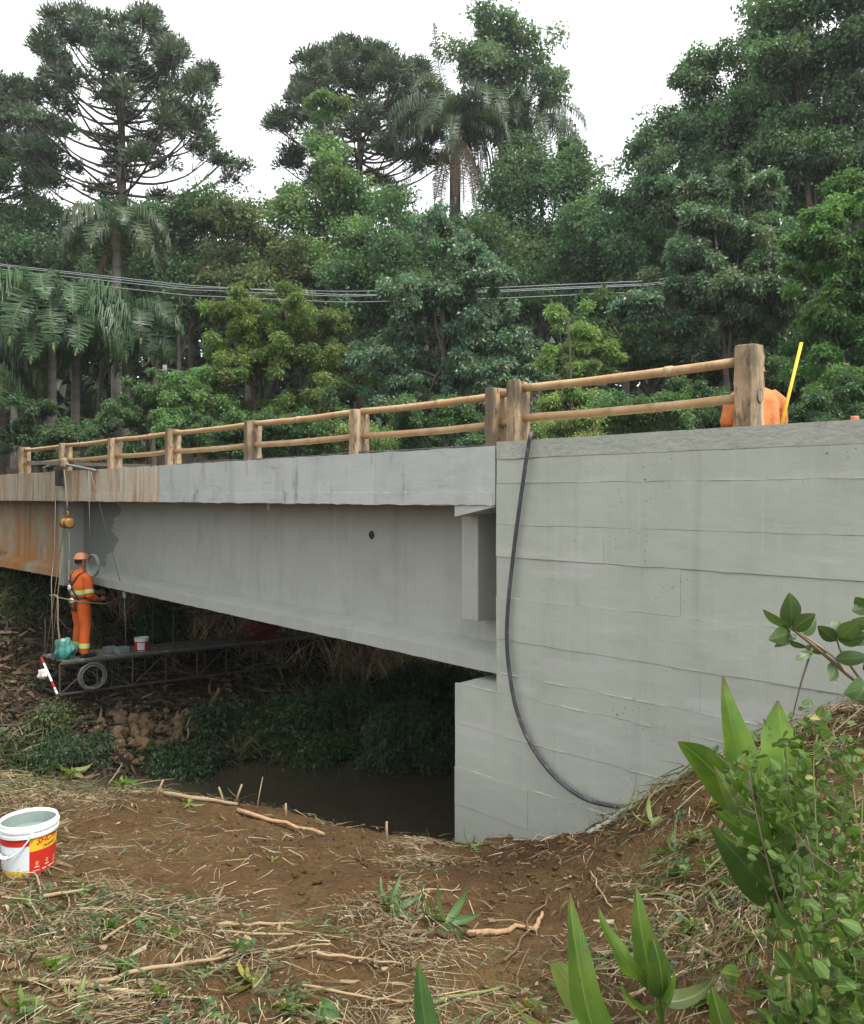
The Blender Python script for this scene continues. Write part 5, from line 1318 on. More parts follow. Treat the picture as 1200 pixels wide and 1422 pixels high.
def bank_bush(label, px, py, d, rx, ry, col, n_cl, L, per=150):
    c = P(px, py, d); rt = empty('weed_bush', (c.x, c.y, ground(c.x, c.y)), 0, label, 'bush', 'bushes on the far bank')
    q = rand_dirs(n_cl)*(.3+.7*rng.random((n_cl,1))**.5)*np.array([rx/F*d, rx/F*d*.8, ry/F*d]); cen = np.array(c)+q
    v, f, cc = clump_leaves(cen, .2*rng.uniform(.6,1.3,n_cl), int(per*1.6), L*.62, .5, np.asarray(col)*1.15, .1, .8, .35)
    v = v-np.array(rt.location, dtype=np.float32); add_obj('foliage', np_mesh('foliage', v, f, M['weed'], cc), rt)
    mb = MB()
    for i in rng.choice(n_cl, min(14, n_cl), replace=False): mb.tube(limb_path((0,0,-.05), Vector(cen[i])-rt.location, .08), [.014*(1-.12*k) for k in range(7)], 5)
    mb.build('stems', M['twig'], rt, smooth=True, fix=False)
bank_bush('dark fine-leaved bush leaning over the water beside the abutment', 570, 1035, 11.9, 62, 62, (.042,.080,.040), 95, .085, 210)
bank_bush('green weed bush on the far bank under the girder middle', 405, 1010, 13.0, 60, 35, (.040,.080,.030), 60, .12)
bank_bush('leafy weed patch right of the rubble heap', 300, 1010, 12.9, 45, 30, (.036,.07,.028), 40, .11)
bank_bush('dark bush under the girder near the abutment', 590, 955, 14.5, 55, 35, (.036,.072,.030), 60, .12)
bank_bush('grassy bush under the far chord of the platform', 490, 985, 13.8, 45, 32, (.042,.085,.032), 50, .11)
bank_bush('low weeds at the waterline left of the rubble heap', 100, 1045, 11.6, 70, 12, (.036,.066,.028), 34, .08, 110)
bank_bush('drooping weeds on the bank below the platform end', 70, 1000, 12.4, 32, 22, (.06,.08,.03), 16, .10, 90)
bank_bush('weeds at the waterline right of the rubble heap', 250, 1060, 11.7, 60, 13, (.036,.072,.028), 40, .10)
bank_bush('shaded bush on the earth bank beyond the platform bucket', 225, 880, 16.5, 30, 42, (.040,.080,.034), 46, .14)
bank_bush('pale leafy weeds at the waterline below the girder middle', 440, 1045, 12.2, 60, 16, (.05,.09,.035), 46, .09)
# driftwood posts under the bridge
for i, (a, b_, r, lab) in enumerate(((P(283,995,13.2), P(305,955,13.4), .05, 'short dead stump on the far bank under the platform'), (P(470,985,13.6), P(478,925,14), .035, 'upright dead stake under the far end of the platform'),
        (P(463,1010,13.0), P(470,985,13.4), .03, 'leaning dead stake by the waterline weeds'), (P(285,1048,11.9), P(300,1040,12.2), .02, 'pale stick at the waterline under the platform'), (P(250,1050,12), P(265,995,12.6), .012, 'thin pale twig rising from the waterline'))):
    mb = MB(); mb.tube(limb_path(a-Vector((0,0,.15)), b_, .03, 5, .4), [r*1.1, r, r*.95, r*.9, r*.8, r*.7], 7); tag(mb.build('dead_stake', M['stick_dark' if i < 3 else 'stick'], smooth=True), lab, 'stake')

# ------------------------------------------------------------------ near ground: clods, straw, weeds
def near_samples(n, x0=-5.4, x1=3.6, y0=1.8, y1=8.3):
    x = rng.uniform(x0, x1, n); y = rng.uniform(y0, y1, n)
    # only in front of the bridge face
    ok = (x*V.x + y*V.y) < FACE-.02
    ok |= (x < 0.1) & (y < 8.4)
    x, y = x[ok], y[ok]; z = ground_np(x, y); px, py = proj(x, y, z)
    return x, y, z, px, py
def ell(px, py, cx, cy, rx, ry): return np.clip(1.35-np.hypot((px-cx)/rx, (py-cy)/ry), 0, 1)
def bare(px, py):
    b = np.maximum.reduce([ell(px,py,310,1175,270,85), ell(px,py,760,1170,190,75)*1.0, ell(px,py,720,1260,160,60)*.9, ell(px,py,480,1140,160,40)*.8, ell(px,py,900,1100,120,50)])
    return np.clip(b*1.7, 0, 1)
# soil clods
import bmesh
def clod_base(seed):
    r_ = np.random.default_rng(seed); bm = bmesh.new(); bmesh.ops.create_icosphere(bm, subdivisions=1, radius=1); v = np.array([tuple(a.co) for a in bm.verts]); f = np.array([[w.index for w in q.verts] for q in bm.faces]); bm.free()
    return v*r_.uniform(.35,1.45,(len(v),1))*np.array([1.3,.9,.8]), f
cb = [clod_base(i) for i in range(5)]
x, y, z, px, py = near_samples(26000)
dens = .12+.55*ell(px,py,700,1190,330,70)+.5*ell(px,py,880,1090,160,70)+.25*ell(px,py,330,1180,260,90)+.6*ell(px,py,1120,1010,120,50)+.3*ell(px,py,500,1150,250,50)
keep = rng.random(len(x)) < dens*.4; x, y, z = x[keep], y[keep], z[keep]
vs, fs, b = [], [], 0
for i in range(len(x)):
    v, f = cb[i % 5]; s = .004+.022*rng.random()**5; a = rng.uniform(0, 6.28)
    R = np.array([[math.cos(a),-math.sin(a),0],[math.sin(a),math.cos(a),0],[0,0,1]])
    vs.append((v*np.array([s*rng.uniform(.8,1.4), s, s*.75]))@R.T+np.array([x[i],y[i],z[i]+s*.25])); fs.append(f+b); b += len(v)
tag(add_obj('soil_clods', np_mesh('soil_clods', np.concatenate(vs), np.concatenate(fs), M['soil'])), 'loose red-brown soil clods scattered over the bank', kind='stuff')

def straw_layer(name, n, lmin, lmax, wmin, wmax, thresh, lift, label, pal, seedm, bend=.5, mat='straw', tiltz=.12, dens_fn=None):
    x, y, z, px, py = near_samples(n)
    m = .5+.75*vnoise(x*1.5, y*1.5, seedm)+.5*vnoise(x*4.2, y*4.2, seedm+1)+.3*vnoise(x*9, y*9, seedm+2)
    dn = np.clip(m, .05, 1)*(1-.93*bare(px, py)) if dens_fn is None else dens_fn(px, py, m)
    keep = rng.random(len(x)) < dn*thresh
    x, y, z = x[keep], y[keep], z[keep]; n = len(x)
    # local heading, so that the straw lies in swaths
    hd = 1.3*vnoise(x*1.7, y*1.7, seedm+5)*2.6 + rng.normal(0,.75,n)
    ln = lmin+(lmax-lmin)*rng.random(n)**2.2
    e = .05; gx_ = (ground_np(x+e, y)-z)/e; gy_ = (ground_np(x, y+e)-z)/e
    D = np.stack([np.cos(hd), np.sin(hd), np.clip(gx_*np.cos(hd)+gy_*np.sin(hd), -.8, .8)+np.abs(rng.normal(0,tiltz,n))], 1); D = unit(D)
    cols = pal(n)
    return add_obj(name, cat_mesh(name, [strips(x, y, z+lift*rng.random(n)+.003, D, ln, rng.uniform(wmin,wmax,n), cols, bend)], M[mat]))
def pal_straw(n): return STRAW[rng.integers(0,6,n)]*rng.uniform(.35,1.15,(n,1))
def pal_green(n): return tint((.085,.125,.045), n, .45, .2)
def pal_mix(n): return np.where(rng.random((n,1)) < .55, tint((.075,.12,.04), n, .45, .2), STRAW[rng.integers(0,6,n)]*.8)
tag(straw_layer('straw_litter', 300000, .02, .22, .0018, .0055, .85, .05, '', pal_straw, 71, bend=.5), 'dry straw and cut stalks littering the bank', kind='stuff')
tag(straw_layer('dead_leaves', 26000, .04, .15, .008, .026, .5, .03, '', lambda n: STRAW[rng.integers(0,6,n)]*rng.uniform(.45,.95,(n,1)), 81, .9), 'curled dead leaf scraps among the straw', kind='stuff')
def green_dens(px, py, m):
    return np.clip(m, .02, 1)*np.clip(.95*ell(px,py,110,1080,260,55)+1.0*ell(px,py,110,1330,360,150)+.9*ell(px,py,250,1440,420,60)+.55*ell(px,py,1020,1180,190,190)+.5*ell(px,py,960,1330,260,130)+.22*ell(px,py,560,1270,130,50)+.05, 0, 1)*(1-.9*bare(px,py))
tag(straw_layer('cut_grass', 130000, .04, .20, .003, .009, .75, .05, '', pal_mix, 91, bend=.6, mat='weed', tiltz=.35, dens_fn=green_dens), 'wilted cut grass over the near bank', kind='stuff')
# heaps of wilting cut weeds on the slope
def heap_dens(px, py, m): return np.clip(m+.25, .05, 1)*np.clip(1.3*ell(px,py,960,1165,110,75)+1.2*ell(px,py,1020,1310,150,90)+1.0*ell(px,py,1110,1010,120,40)+.7*ell(px,py,880,1390,160,50)+.8*ell(px,py,60,1080,170,30), 0, 1)
tag(straw_layer('weed_heap', 60000, .06, .42, .003, .010, .6, .10, '', lambda n: np.where(rng.random((n,1)) < .35, tint((.09,.13,.045), n, .4, .2), STRAW[rng.integers(0,6,n)]*rng.uniform(.4,1.05,(n,1))), 121, bend=.7, mat='weed', tiltz=.45, dens_fn=heap_dens), 'heaps of wilting cut weeds on the slope', kind='stuff')
# clods broken from the bank along the foot of the wall
x, y, z, px, py = near_samples(30000, .2, 3.4, 4.2, 7.4)
keep = rng.random(len(x)) < np.clip(1.2*ell(px,py,880,1105,90,45)+.8*ell(px,py,770,1170,120,35)+1.0*ell(px,py,1130,995,110,35)+.4*ell(px,py,700,1240,130,50), 0, 1)*.16
x, y, z = x[keep], y[keep], z[keep]; vs, fs, b = [], [], 0
for i in range(len(x)):
    v, f = cb[i % 5]; s = .004+.018*rng.random()**4; a = rng.uniform(0, 6.28)
    R = np.array([[math.cos(a),-math.sin(a),0],[math.sin(a),math.cos(a),0],[0,0,1]])
    vs.append((v*np.array([s*rng.uniform(.8,1.5), s, s*.8]))@R.T+np.array([x[i],y[i],z[i]+s*.3])); fs.append(f+b); b += len(v)
tag(add_obj('broken_clods', np_mesh('broken_clods', np.concatenate(vs), np.concatenate(fs), M['soil'])), 'broken earth clods along the foot of the abutment wall', kind='stuff')
# small round-leaved weeds, in little tufts
x, y, z, px, py = near_samples(9000)
keep = rng.random(len(x)) < green_dens(px, py, .5+.6*vnoise(x*2.6, y*2.6, 101))*.42
x, y, z = x[keep], y[keep], z[keep]; m = len(x); per = 8; ci = np.repeat(np.arange(m), per); n = m*per
az = rng.uniform(0, 6.28, n); r = rng.uniform(.004,.05,n)*np.repeat(rng.uniform(.5,1.2,m), per)
D = unit(np.stack([np.cos(az), np.sin(az), rng.uniform(-.1,.9,n)],1)); S = unit(np.cross(D, rng.normal(0,.35,(n,3))+np.array([0,0,1])))
ln = rng.uniform(.014,.045,n)
v, q, c = leaf_cloud(np.stack([x[ci]+np.cos(az)*r, y[ci]+np.sin(az)*r, z[ci]+rng.uniform(.005,.055,n)],1), D, S, ln, ln*.6, tint((.060,.105,.036), m, .4, .2)[ci]*rng.uniform(.75,1.25,(n,1)), .25)
tag(add_obj('ground_weeds', np_mesh('ground_weeds', v, q, M['weed'], c)), 'small green weeds creeping among the straw', kind='stuff')

# ------------------------------------------------------------------ single sticks, canes and roots
def on_ground(px, py):
    d = np.arange(1.6, 9.0, .02)
    hit = np.nonzero(-(py-HY)/F*d <= ground_np((px-HX)/F*d, d))[0]
    return P(px, py, float(d[hit[0]])) if len(hit) else P(px, py, 6)
def stick(px0, py0, px1, py1, r, mat, label, name='cane', cat='stick', lift=.02, lift1=None, group=None, wob=.25):
    a, b_ = on_ground(px0, py0), on_ground(px1, py1)
    a.z += lift; b_.z += lift if lift1 is None else lift1
    k = 7; pts = limb_path(a, b_, .0, k, wob)
    for p in pts[1:-1]: p.z = max(p.z, ground(p.x, p.y)+r*.8)
    mb = MB(); mb.tube(pts, [r*(1-.06*i)*random.uniform(.9,1.12) for i in range(k+1)], 7)
    return tag(mb.build(name, M[mat], smooth=True), label, cat, group)
random.seed(21)
STK = [
    (20,1365,300,1395,.012,'stick','long pale cane crossing the lower corner of the straw'),
    (120,1372,330,1330,.010,'stick','pale cane slanting up from the long cane in the lower corner'),
    (262,1345,420,1318,.009,'stick','thin pale cane right of the lower corner canes'),
    (300,1290,410,1288,.010,'stick','straight pale cane lying at the edge of the bare soil'),
    (300,1300,408,1303,.008,'stick','twin thin cane just below the straight pale cane'),
    (60,1250,135,1237,.010,'stick','bent pale cane below the big pail'),
    (50,1210,62,1262,.006,'stick','short pale stalk leaning near the big pail'),
    (140,1315,215,1262,.008,'stick','slanting brown stalk on the green straw'),
    (0,1352,110,1325,.012,'stick_dark','dark branch lying at the picture edge over the straw'),
    (40,1282,115,1325,.009,'stick_dark','dark thin branch left of the slanting stalk'),
    (255,1258,278,1295,.008,'stick','pale broken stalk standing out of the straw'),
    (228,1105,330,1120,.022,'stick','thick pale log on the rim of the near bank'),
    (330,1128,450,1162,.020,'root_pale','long brown root along the rim of the near bank'),
    (585,1185,622,1172,.016,'stick_dark','dark curved root at the foot of the abutment'),
    (650,1302,742,1295,.017,'root_pale','knobbly pale root lying on the soil below the hose'),
    (742,1297,753,1272,.013,'root_pale','short upturned end beside the knobbly pale root'),
    (700,1340,760,1250,.007,'stick_dark','thin dark root slanting up behind the knobbly root'),
    (918,1290,998,1335,.012,'stick','split pale cane among the cut stalks on the slope'),
    (975,1242,1042,1305,.010,'stem','green cut stalk slanting down the slope'),
    (925,1245,965,1288,.007,'stem','shorter green stalk left of the green cut stalk'),
    (1000,1230,1060,1270,.007,'stem','green stalk with pale tip above the green cut stalk'),
    (820,1215,850,1265,.006,'stick','thin pale straw stem standing on the slope'),
    (870,1390,985,1345,.008,'stick','pale straight stalk in front of the slope plants'),
    (560,1250,640,1240,.007,'stick','thin stalk near the rosette plant'),
    (420,1375,560,1400,.007,'stick','thin stalk lying in the lower middle straw'),
    (440,1330,560,1345,.007,'stick','olive stalk lying across the middle straw'),
    (0,1170,30,1160,.010,'stick','pale stub entering beside the big pail'),
    (90,1300,98,1240,.006,'stick','thin upright stalk left of the straw mound'),
    (600,1400,700,1375,.009,'stem','green stem with a small leaf lying in the lower middle'),
    (1040,1150,1120,1010,.004,'stick','thin dry stem rising on the slope'),
]
for px0,py0,px1,py1,r,mt,lab in STK: stick(px0,py0,px1,py1,r,mt,lab, name='root' if 'root' in mt else 'cane')
# stubs standing on the rim
for i, (px, py, dx, h, lab) in enumerate(((312,1112,-8,.14,'left of the two cut stubs standing on the bank rim'), (326,1112,10,.17,'right leaning one of the two cut stubs on the bank rim'), (537,1168,0,.17,'single cut stub on the rim near the abutment'), (355,1125,10,.30,'tall thin twig standing on the bank rim'), (215,1105,12,.16,'reddish cut stub at the end of the thick log'), (397,1130,0,.11,'little stub on the rim behind the bare soil'))):
    p = on_ground(px, py+4); d = p.y
    mb = MB(); mb.tube([p-Vector((0,0,.05)), p+Vector((dx/F*d*.5,0,h*.5)), p+Vector((dx/F*d,0,h))], [.011,.010,.008] if i != 3 else [.006,.005,.003], 7)
    tag(mb.build('cut_stub', M['stick'] if i != 4 else M['root_pale'], smooth=True), lab, 'stub')
pts = [on_ground(x_, y_)+Vector((0,0,.022)) for x_, y_ in ((888,1116),(868,1128),(845,1145),(816,1161))]
pts[0].z -= .05
mb = MB(); mb.tube(smooth_path(pts, 5), 0.015, 8)
tag(mb.build('pipe_end', M['cable'], smooth=True), 'short grey pipe end lying on the soil below the hose', 'pipe')
# ------------------------------------------------------------------ near plants, leaf by leaf
def blade_mesh(name, ln, wd, mat, bend=(.3, -.5), fold=.25, seg=12, shape=.55, twist=0.0, wave=.0):
    """long leaf along +z from the origin bending towards +x; folded along the midrib"""
    mb = MB(); x = z = 0.0; ang = bend[0]
    for i in range(seg+1):
        t = i/seg
        wv_ = wd*.5*(math.sin(math.pi*min(1, t**shape*.985+.012))**.85)+.0015
        nx, nz = math.cos(ang), -math.sin(ang)
        tw = twist*t; cx, sx = math.cos(tw), math.sin(tw)
        ups = fold*wv_
        wob = wave*wv_*math.sin(t*13+ln*40)
        for s_ in (-1, -.5, 0, .5, 1):
            oy = s_*wv_*cx; on = (abs(s_)*ups + (wob*s_*s_) + s_*wv_*sx)
            mb.v.append((x+nx*on, oy, z+nz*on))
        st = ln/seg; x += math.sin(ang)*st; z += math.cos(ang)*st; ang += (bend[1])/seg
    for i in range(seg):
        for k in range(4): mb.f.append((5*i+k, 5*i+k+1, 5*i+6+k, 5*i+5+k))
    return mb.mesh(name, M[mat], True)
def plant_root(name, label, px, py, d=None, cat='plant', group=None):
    p = on_ground(px, py) if d is None else P(px, py, d)
    if d is not None: p.z = ground(p.x, p.y)
    return empty(name, p, 0, label, cat, group), p
def aim_leaf(root, base_w, tip_w, wd, mat, sag=.25, fold=.25, roll=0.0, shape=.55, wave=0.0, name='leaf', seg=14, label=None, face=None):
    """a leaf running from one place to another, arching upwards by sag"""
    a, b_ = Vector(base_w), Vector(tip_w); ch = b_-a; L = ch.length
    th = 2*math.atan(2*sag) if sag else 0.0
    arc = L*(1+2.6*sag*sag)
    me = blade_mesh('leaf', arc, wd, mat, (-th, 2*th), fold, seg, shape, 0, wave)
    o = add_obj(name, me, root)
    zl = ch.normalized()
    up = Vector((0,0,1)); yl = zl.cross(up)
    yl = yl.normalized() if yl.length > 1e-4 else Vector((0,1,0))
    if face is not None: yl = zl.cross(Vector((math.sin(face), math.cos(face), 0))).normalized(); roll = 0
    xl = yl.cross(zl)           # +x is the side the leaf bends away from (arching up)
    Mx = Matrix((( -xl.x*-1, yl.x, zl.x), (-xl.y*-1, yl.y, zl.y), (-xl.z*-1, yl.z, zl.z)))
    Mx = Mx @ Matrix.Rotation(math.pi, 3, 'Z') if sag >= 0 and False else Mx
    Mx = Mx @ Matrix.Rotation(roll, 3, 'Z')
    o.matrix_local = Matrix.Translation(a-root.location) @ Mx.to_4x4()
    if label: o['label'] = label
    return o
def stem(root, pts, r, mat='stem', name='stem'):
    mb = MB(); pts = smooth_path(pts, 4); n = len(pts)
    rad = [r*(1-.6*i/(n-1)) for i in range(n)]
    mb.tube([Vector(p)-root.location for p in pts], rad, 7); return mb.build(name, M[mat], root, smooth=True)

# --- big broad-leaved plant on the slope
g1, gp = plant_root('broad_leaved_plant', 'broad-leaved green plant with tall upright blades on the slope before the wall', 1095, 1330, 2.75)
B = P(1085, 1255, 2.75)
stem(g1, [g1.location-Vector((0,0,.03)), P(1090,1330,2.75), B, P(1080,1180,2.75)], .014)
aim_leaf(g1, P(1085,1200,2.75), P(1006,934,2.72), .150, 'blade', .16, .45, face=.55, shape=.62, wave=.3)
aim_leaf(g1, P(1082,1190,2.72), P(1078,972,2.74), .235, 'blade', .06, .22, face=-.2, shape=.75, wave=.35)
aim_leaf(g1, P(1088,1180,2.76), P(1098,1000,2.78), .170, 'blade', .10, .25, face=.6, shape=.7, wave=.3)
aim_leaf(g1, P(1085,1185,2.70), P(944,1036,2.62), .150, 'blade', -.16, .35, face=.35, shape=.6, wave=.15)
aim_leaf(g1, P(1090,1215,2.70), P(990,1060,2.66), .11, 'blade_pale', .12, .3, face=.3)
aim_leaf(g1, P(1095,1260,2.65), P(984,1142,2.55), .150, 'blade_dark', .08, .28, face=.2, shape=.6)
aim_leaf(g1, P(1090,1170,2.62), P(990,1122,2.55), .115, 'blade', .12, .3, face=.5)
aim_leaf(g1, P(1100,1150,2.6), P(1000,1148,2.5), .085, 'blade_pale', .2, .3, roll=.4)
aim_leaf(g1, P(1090,1240,2.6), P(1060,1270,2.52), .12, 'blade_dark', .25, .3, roll=.8, shape=.8)
aim_leaf(g1, P(1105,1240,2.7), P(1150,1110,2.7), .10, 'blade_dark', .15, .3, roll=1.5)
aim_leaf(g1, P(1085,1290,2.6), P(1068,1275,2.45), .07, 'yellow_leaf', .2, .3)
# --- long stalk and blades at its foot
g2, _ = plant_root('grass_plant', 'tall stalk with thin arching blades in the lower corner', 1140, 1480, 1.95)
stem(g2, [g2.location-Vector((0,0,.03)), P(1135,1400,1.97), P(1120,1330,2.0), P(1108,1255,2.05)], .011, 'blade')
aim_leaf(g2, P(1135,1440,1.95), P(1060,1390,1.85), .05, 'blade', .25, .3, roll=.6)
aim_leaf(g2, P(1140,1420,1.95), P(1200,1375,1.9), .03, 'blade', .2, .3)
aim_leaf(g2, P(1130,1455,1.9), P(1040,1440,1.8), .06, 'blade_pale', .25, .3)
aim_leaf(g2, P(1110,1290,2.0), P(1075,1250,2.0), .05, 'blade_dark', .2, .3, roll=.8)
# --- lower blades
g3, _ = plant_root('maize_plant', 'young maize-like plant with wide upright blades at the lower edge right of the soil', 915, 1440, 2.35)
stem(g3, [g3.location-Vector((0,0,.03)), P(918,1420,2.35), P(912,1370,2.36)], .013, 'blade')
aim_leaf(g3, P(915,1390,2.35), P(884,1228,2.38), .088, 'blade', .13, .45, face=.4, shape=.6, wave=.3)
aim_leaf(g3, P(910,1375,2.36), P(832,1254,2.42), .062, 'blade', .18, .4, face=.6, wave=.3)
aim_leaf(g3, P(920,1385,2.34), P(905,1300,2.32), .085, 'blade', .08, .3, face=-.4, shape=.6)
aim_leaf(g3, P(918,1390,2.33), P(990,1352,2.30), .055, 'blade_pale', .25, .3, roll=.5)
aim_leaf(g3, P(912,1395,2.34), P(862,1358,2.30), .05, 'blade', .25, .3, roll=.6)
aim_leaf(g3, P(920,1400,2.33), P(935,1345,2.28), .05, 'blade', .1, .3, roll=1.2)
g4, _ = plant_root('reed_plant', 'single very tall upright blade at the lower edge with arching side leaves', 850, 1560, 1.75)
stem(g4, [g4.location-Vector((0,0,.03)), P(850,1500,1.75), P(848,1440,1.76)], .011, 'blade')
aim_leaf(g4, P(850,1500,1.75), P(794,1236,1.80), .078, 'blade', .12, .40, face=.45, shape=.62, wave=.25, label='tallest upright blade')
aim_leaf(g4, P(815,1415,1.8), P(706,1372,1.78), .055, 'blade_pale', .22, .3, roll=.5)
aim_leaf(g4, P(815,1420,1.8), P(765,1338,1.82), .085, 'blade_pale', -.14, .3, face=.4, shape=.7)
aim_leaf(g4, P(820,1410,1.8), P(812,1345,1.9), .035, 'blade_pale', .15, .3, roll=.9)
aim_leaf(g4, P(845,1440,1.75), P(760,1400,1.7), .045, 'blade', .3, .3, roll=.5)
g5, _ = plant_root('sedge_plant', 'lone dark green blade rising from the lower edge in the middle', 597, 1500, 2.0)
aim_leaf(g5, P(600,1480,2.0), P(581,1334,2.02), .06, 'blade_dark', .03, .3, face=.3, shape=.7)
aim_leaf(g5, P(600,1490,2.0), P(640,1440,1.95), .03, 'blade_dark', .2, .3)
g6, _ = plant_root('sedge_plant', 'pointed green blade at the lower edge right of the maize-like plant', 1010, 1470, 2.0)
aim_leaf(g6, P(1015,1460,2.0), P(988,1368,2.02), .055, 'blade', .05, .3, face=.4, shape=.7)
# --- rosettes on the soil
def rosette(label, px, py, tips, mat, wd, base_py=0):
    rt, p = plant_root('rosette_plant', label, px, py)
    for i, (tx, ty, dd) in enumerate(tips):
        tip = P(tx, ty, p.y+dd); tip.z = max(tip.z, ground(tip.x, tip.y)+.01)
        aim_leaf(rt, p+Vector((0,0,.03)), tip, wd*random.uniform(.8,1.15), mat, .16, .35, roll=random.uniform(.3,.9), shape=.6)
    stem(rt, [p-Vector((0,0,.03)), p+Vector((0,0,.02)), p+Vector((0,0,.05))], .012)
    return rt
rosette('green rosette with long strap leaves on the soil below the abutment corner', 620, 1290, [(585,1208,.05),(612,1225,.1),(650,1230,.05),(668,1268,.0),(555,1314,-.25),(594,1334,-.35),(590,1255,.1),(640,1300,-.2)], 'blade_dark', .042)
rosette('pale yellow-green sprout lying in the lower straw', 352, 1375, [(332,1330,.1),(372,1345,.1),(308,1372,-.05),(345,1338,.1),(380,1408,-.2)], 'yellow_leaf', .045)
rosette('tiny pale rosette behind the bare soil', 262, 1120, [(240,1112,.1),(268,1104,.1),(286,1118,.1),(252,1128,-.1)], 'blade_pale', .035)
rosette('tiny green seedling on the bare soil', 378, 1200, [(372,1186,.05),(388,1188,.05)], 'blade', .02)
rosette('dense low weed tuft left of the strap-leaved rosette', 545, 1270, [(500,1245,.1),(470,1252,.05),(530,1215,.2),(560,1210,.2),(590,1240,.1),(520,1285,-.15),(550,1295,-.2),(580,1275,-.1),(510,1262,0),(565,1235,.15),(535,1240,.1)], 'blade_dark', .038)
rosette('small sprouts at the foot of the abutment corner', 655, 1180, [(646,1145,.0),(658,1158,.0),(676,1165,.0),(668,1178,-.1)], 'blade', .018)
rosette('leafy seedling at the lower edge between straw and blade', 445, 1410, [(428,1392,.05),(465,1392,.05),(430,1420,-.1),(470,1415,-.1)], 'blade_dark', .06)
rosette('green weeds at the lower corner of the straw', 40, 1405, [(5,1375,.1),(30,1365,.1),(60,1380,.1),(80,1400,0),(15,1420,-.1),(60,1425,-.1),(25,1395,0)], 'blade', .04)
rosette('long bladed weeds beside the lower corner canes', 110, 1400, [(90,1360,.1),(120,1350,.1),(150,1385,0),(100,1425,-.15),(140,1420,-.1)], 'blade_pale', .03)
rosette('green leaves on the lower straw left of the pale sprout', 285, 1400, [(255,1385,.05),(270,1360,.1),(305,1390,.0),(300,1420,-.1),(262,1412,-.1)], 'blade_dark', .04)
rosette('pale wilting leaves at the top of the slope by the hose end', 905, 1150, [(878,1125,.1),(905,1100,.1),(925,1135,0),(890,1165,-.1),(935,1160,-.1),(915,1180,-.2)], 'blade_pale', .045)
rosette('wilting green leaves farther down the slope', 930, 1185, [(900,1175,0),(940,1150,.1),(965,1185,0),(920,1215,-.1),(955,1210,-.1)], 'blade', .045)
rosette('cut clump with drooping blades between the slope stalks', 1050, 1310, [(1010,1300,0),(1000,1325,-.1),(1060,1340,-.1),(1075,1330,0),(1030,1280,.1),(1050,1360,-.25),(1085,1345,-.1)], 'blade_pale', .042)
for i, (px, py, sp, mt, wd, lab) in enumerate((
        (965,1168,34,'blade_pale',.034,'limp pale leaves on the weed heap above the slope stalks'), (990,1205,30,'blade',.03,'small green sprout on the weed heap'), (1000,1120,30,'yellow_leaf',.03,'yellowing sprout under the leftmost broad blade'),
        (945,1215,26,'blade_dark',.03,'dark sprig below the wilting slope leaves'), (960,1290,30,'blade_pale',.026,'pale sprig among the green cut stalks'), (985,1395,36,'blade',.035,'green tuft at the lower edge beside the maize-like plant'),
        (1075,1385,34,'blade_dark',.035,'dark tuft at the lower edge before the tall stalk'), (735,1405,34,'yellow_leaf',.03,'yellow-green tuft at the lower edge left of the tall blade'), (170,1345,30,'blade_dark',.032,'dark leafy tuft between the long lower canes'),
        (215,1385,32,'blade',.03,'green tuft just above the lower edge left of centre'), (75,1345,32,'blade',.034,'green tuft over the dark branch at the picture edge'), (150,1290,26,'blade_dark',.03,'small dark weed below the big pail'),
        (330,1320,26,'blade_dark',.028,'small weed on the cane at the edge of bare soil'), (235,1300,24,'blade',.026,'small green weed in the middle straw'), (30,1255,26,'blade_pale',.028,'pale tuft just below the big pail'),
        (115,1240,22,'blade_dark',.026,'dark little weed right of the big pail foot'), (395,1405,30,'blade_pale',.03,'pale tuft at the lower edge between sprout and seedling'), (100,1075,30,'blade_pale',.04,'pale weeds on the mound at the bank rim'), (170,1090,26,'blade',.034,'green weeds on the mound beside the rim log'))):
    k = 9
    rosette(lab, px, py, [(px+sp*math.cos(2.4*j+i)*(.55+.45*((j*7+i) % 5)/4), py-sp*(.25+.7*((j*5+i) % 4)/3)+10, .12*math.sin(2.4*j+i)) for j in range(k)], mt, wd)
# --- small-leaved shrub at the picture edge
oval = blade_mesh('leaf', .042, .027, 'shrub_leaf', (.2, .5), .25, 4, .8)
oval2 = blade_mesh('leaf', .033, .022, 'shrub_leaf', (.1, .3), .2, 4, .8)
oval3 = blade_mesh('leaf', .05, .028, 'shrub_leaf', (.3, .7), .2, 4, .75)
ovy = blade_mesh('leaf', .036, .022, 'yellow_leaf', (.3, .7), .2, 4, .75)
rs = random.Random(5)
def leafy_shrub(label, stems, n_leaf, spread, ground_px, size=1.0):
    rt, p = plant_root('leafy_shrub', label, *ground_px, cat='shrub', group='small-leaved shrubs at the picture edge')
    paths = []
    for st in stems:
        pts = [Vector(p)+Vector((rs.uniform(-.05,.05), rs.uniform(-.05,.05), -.02))] + [P(*q) for q in st]
        stem(rt, pts, .0038, 'stem' if len(paths) % 2 else 'twig'); paths.append(smooth_path(pts, 6))
    for k in range(n_leaf):
        pa = paths[k % len(paths)]; i = int(len(pa)*(.10+.90*rs.random()**.9)); i = min(i, len(pa)-1); c = pa[i]
        off = Vector((rs.gauss(0,1), rs.gauss(0,1), rs.gauss(0,.8)))*spread
        m = ovy if rs.random() < .025 else rs.choice((oval, oval2, oval3))
        s = rs.uniform(.5,1.05)*size
        add_obj('leaf', m, rt, c+off-rt.location, (rs.uniform(.3,1.5)*rs.choice((-1,1)), rs.uniform(-.6,.9), rs.uniform(0,6.28)), (s,s,s))
        if k % 14 == 0 and off.length > .02:
            MB().tube([c-rt.location, c+off-rt.location], [.0018,.001], 4).build('twig', M['twig'], rt, fix=False)
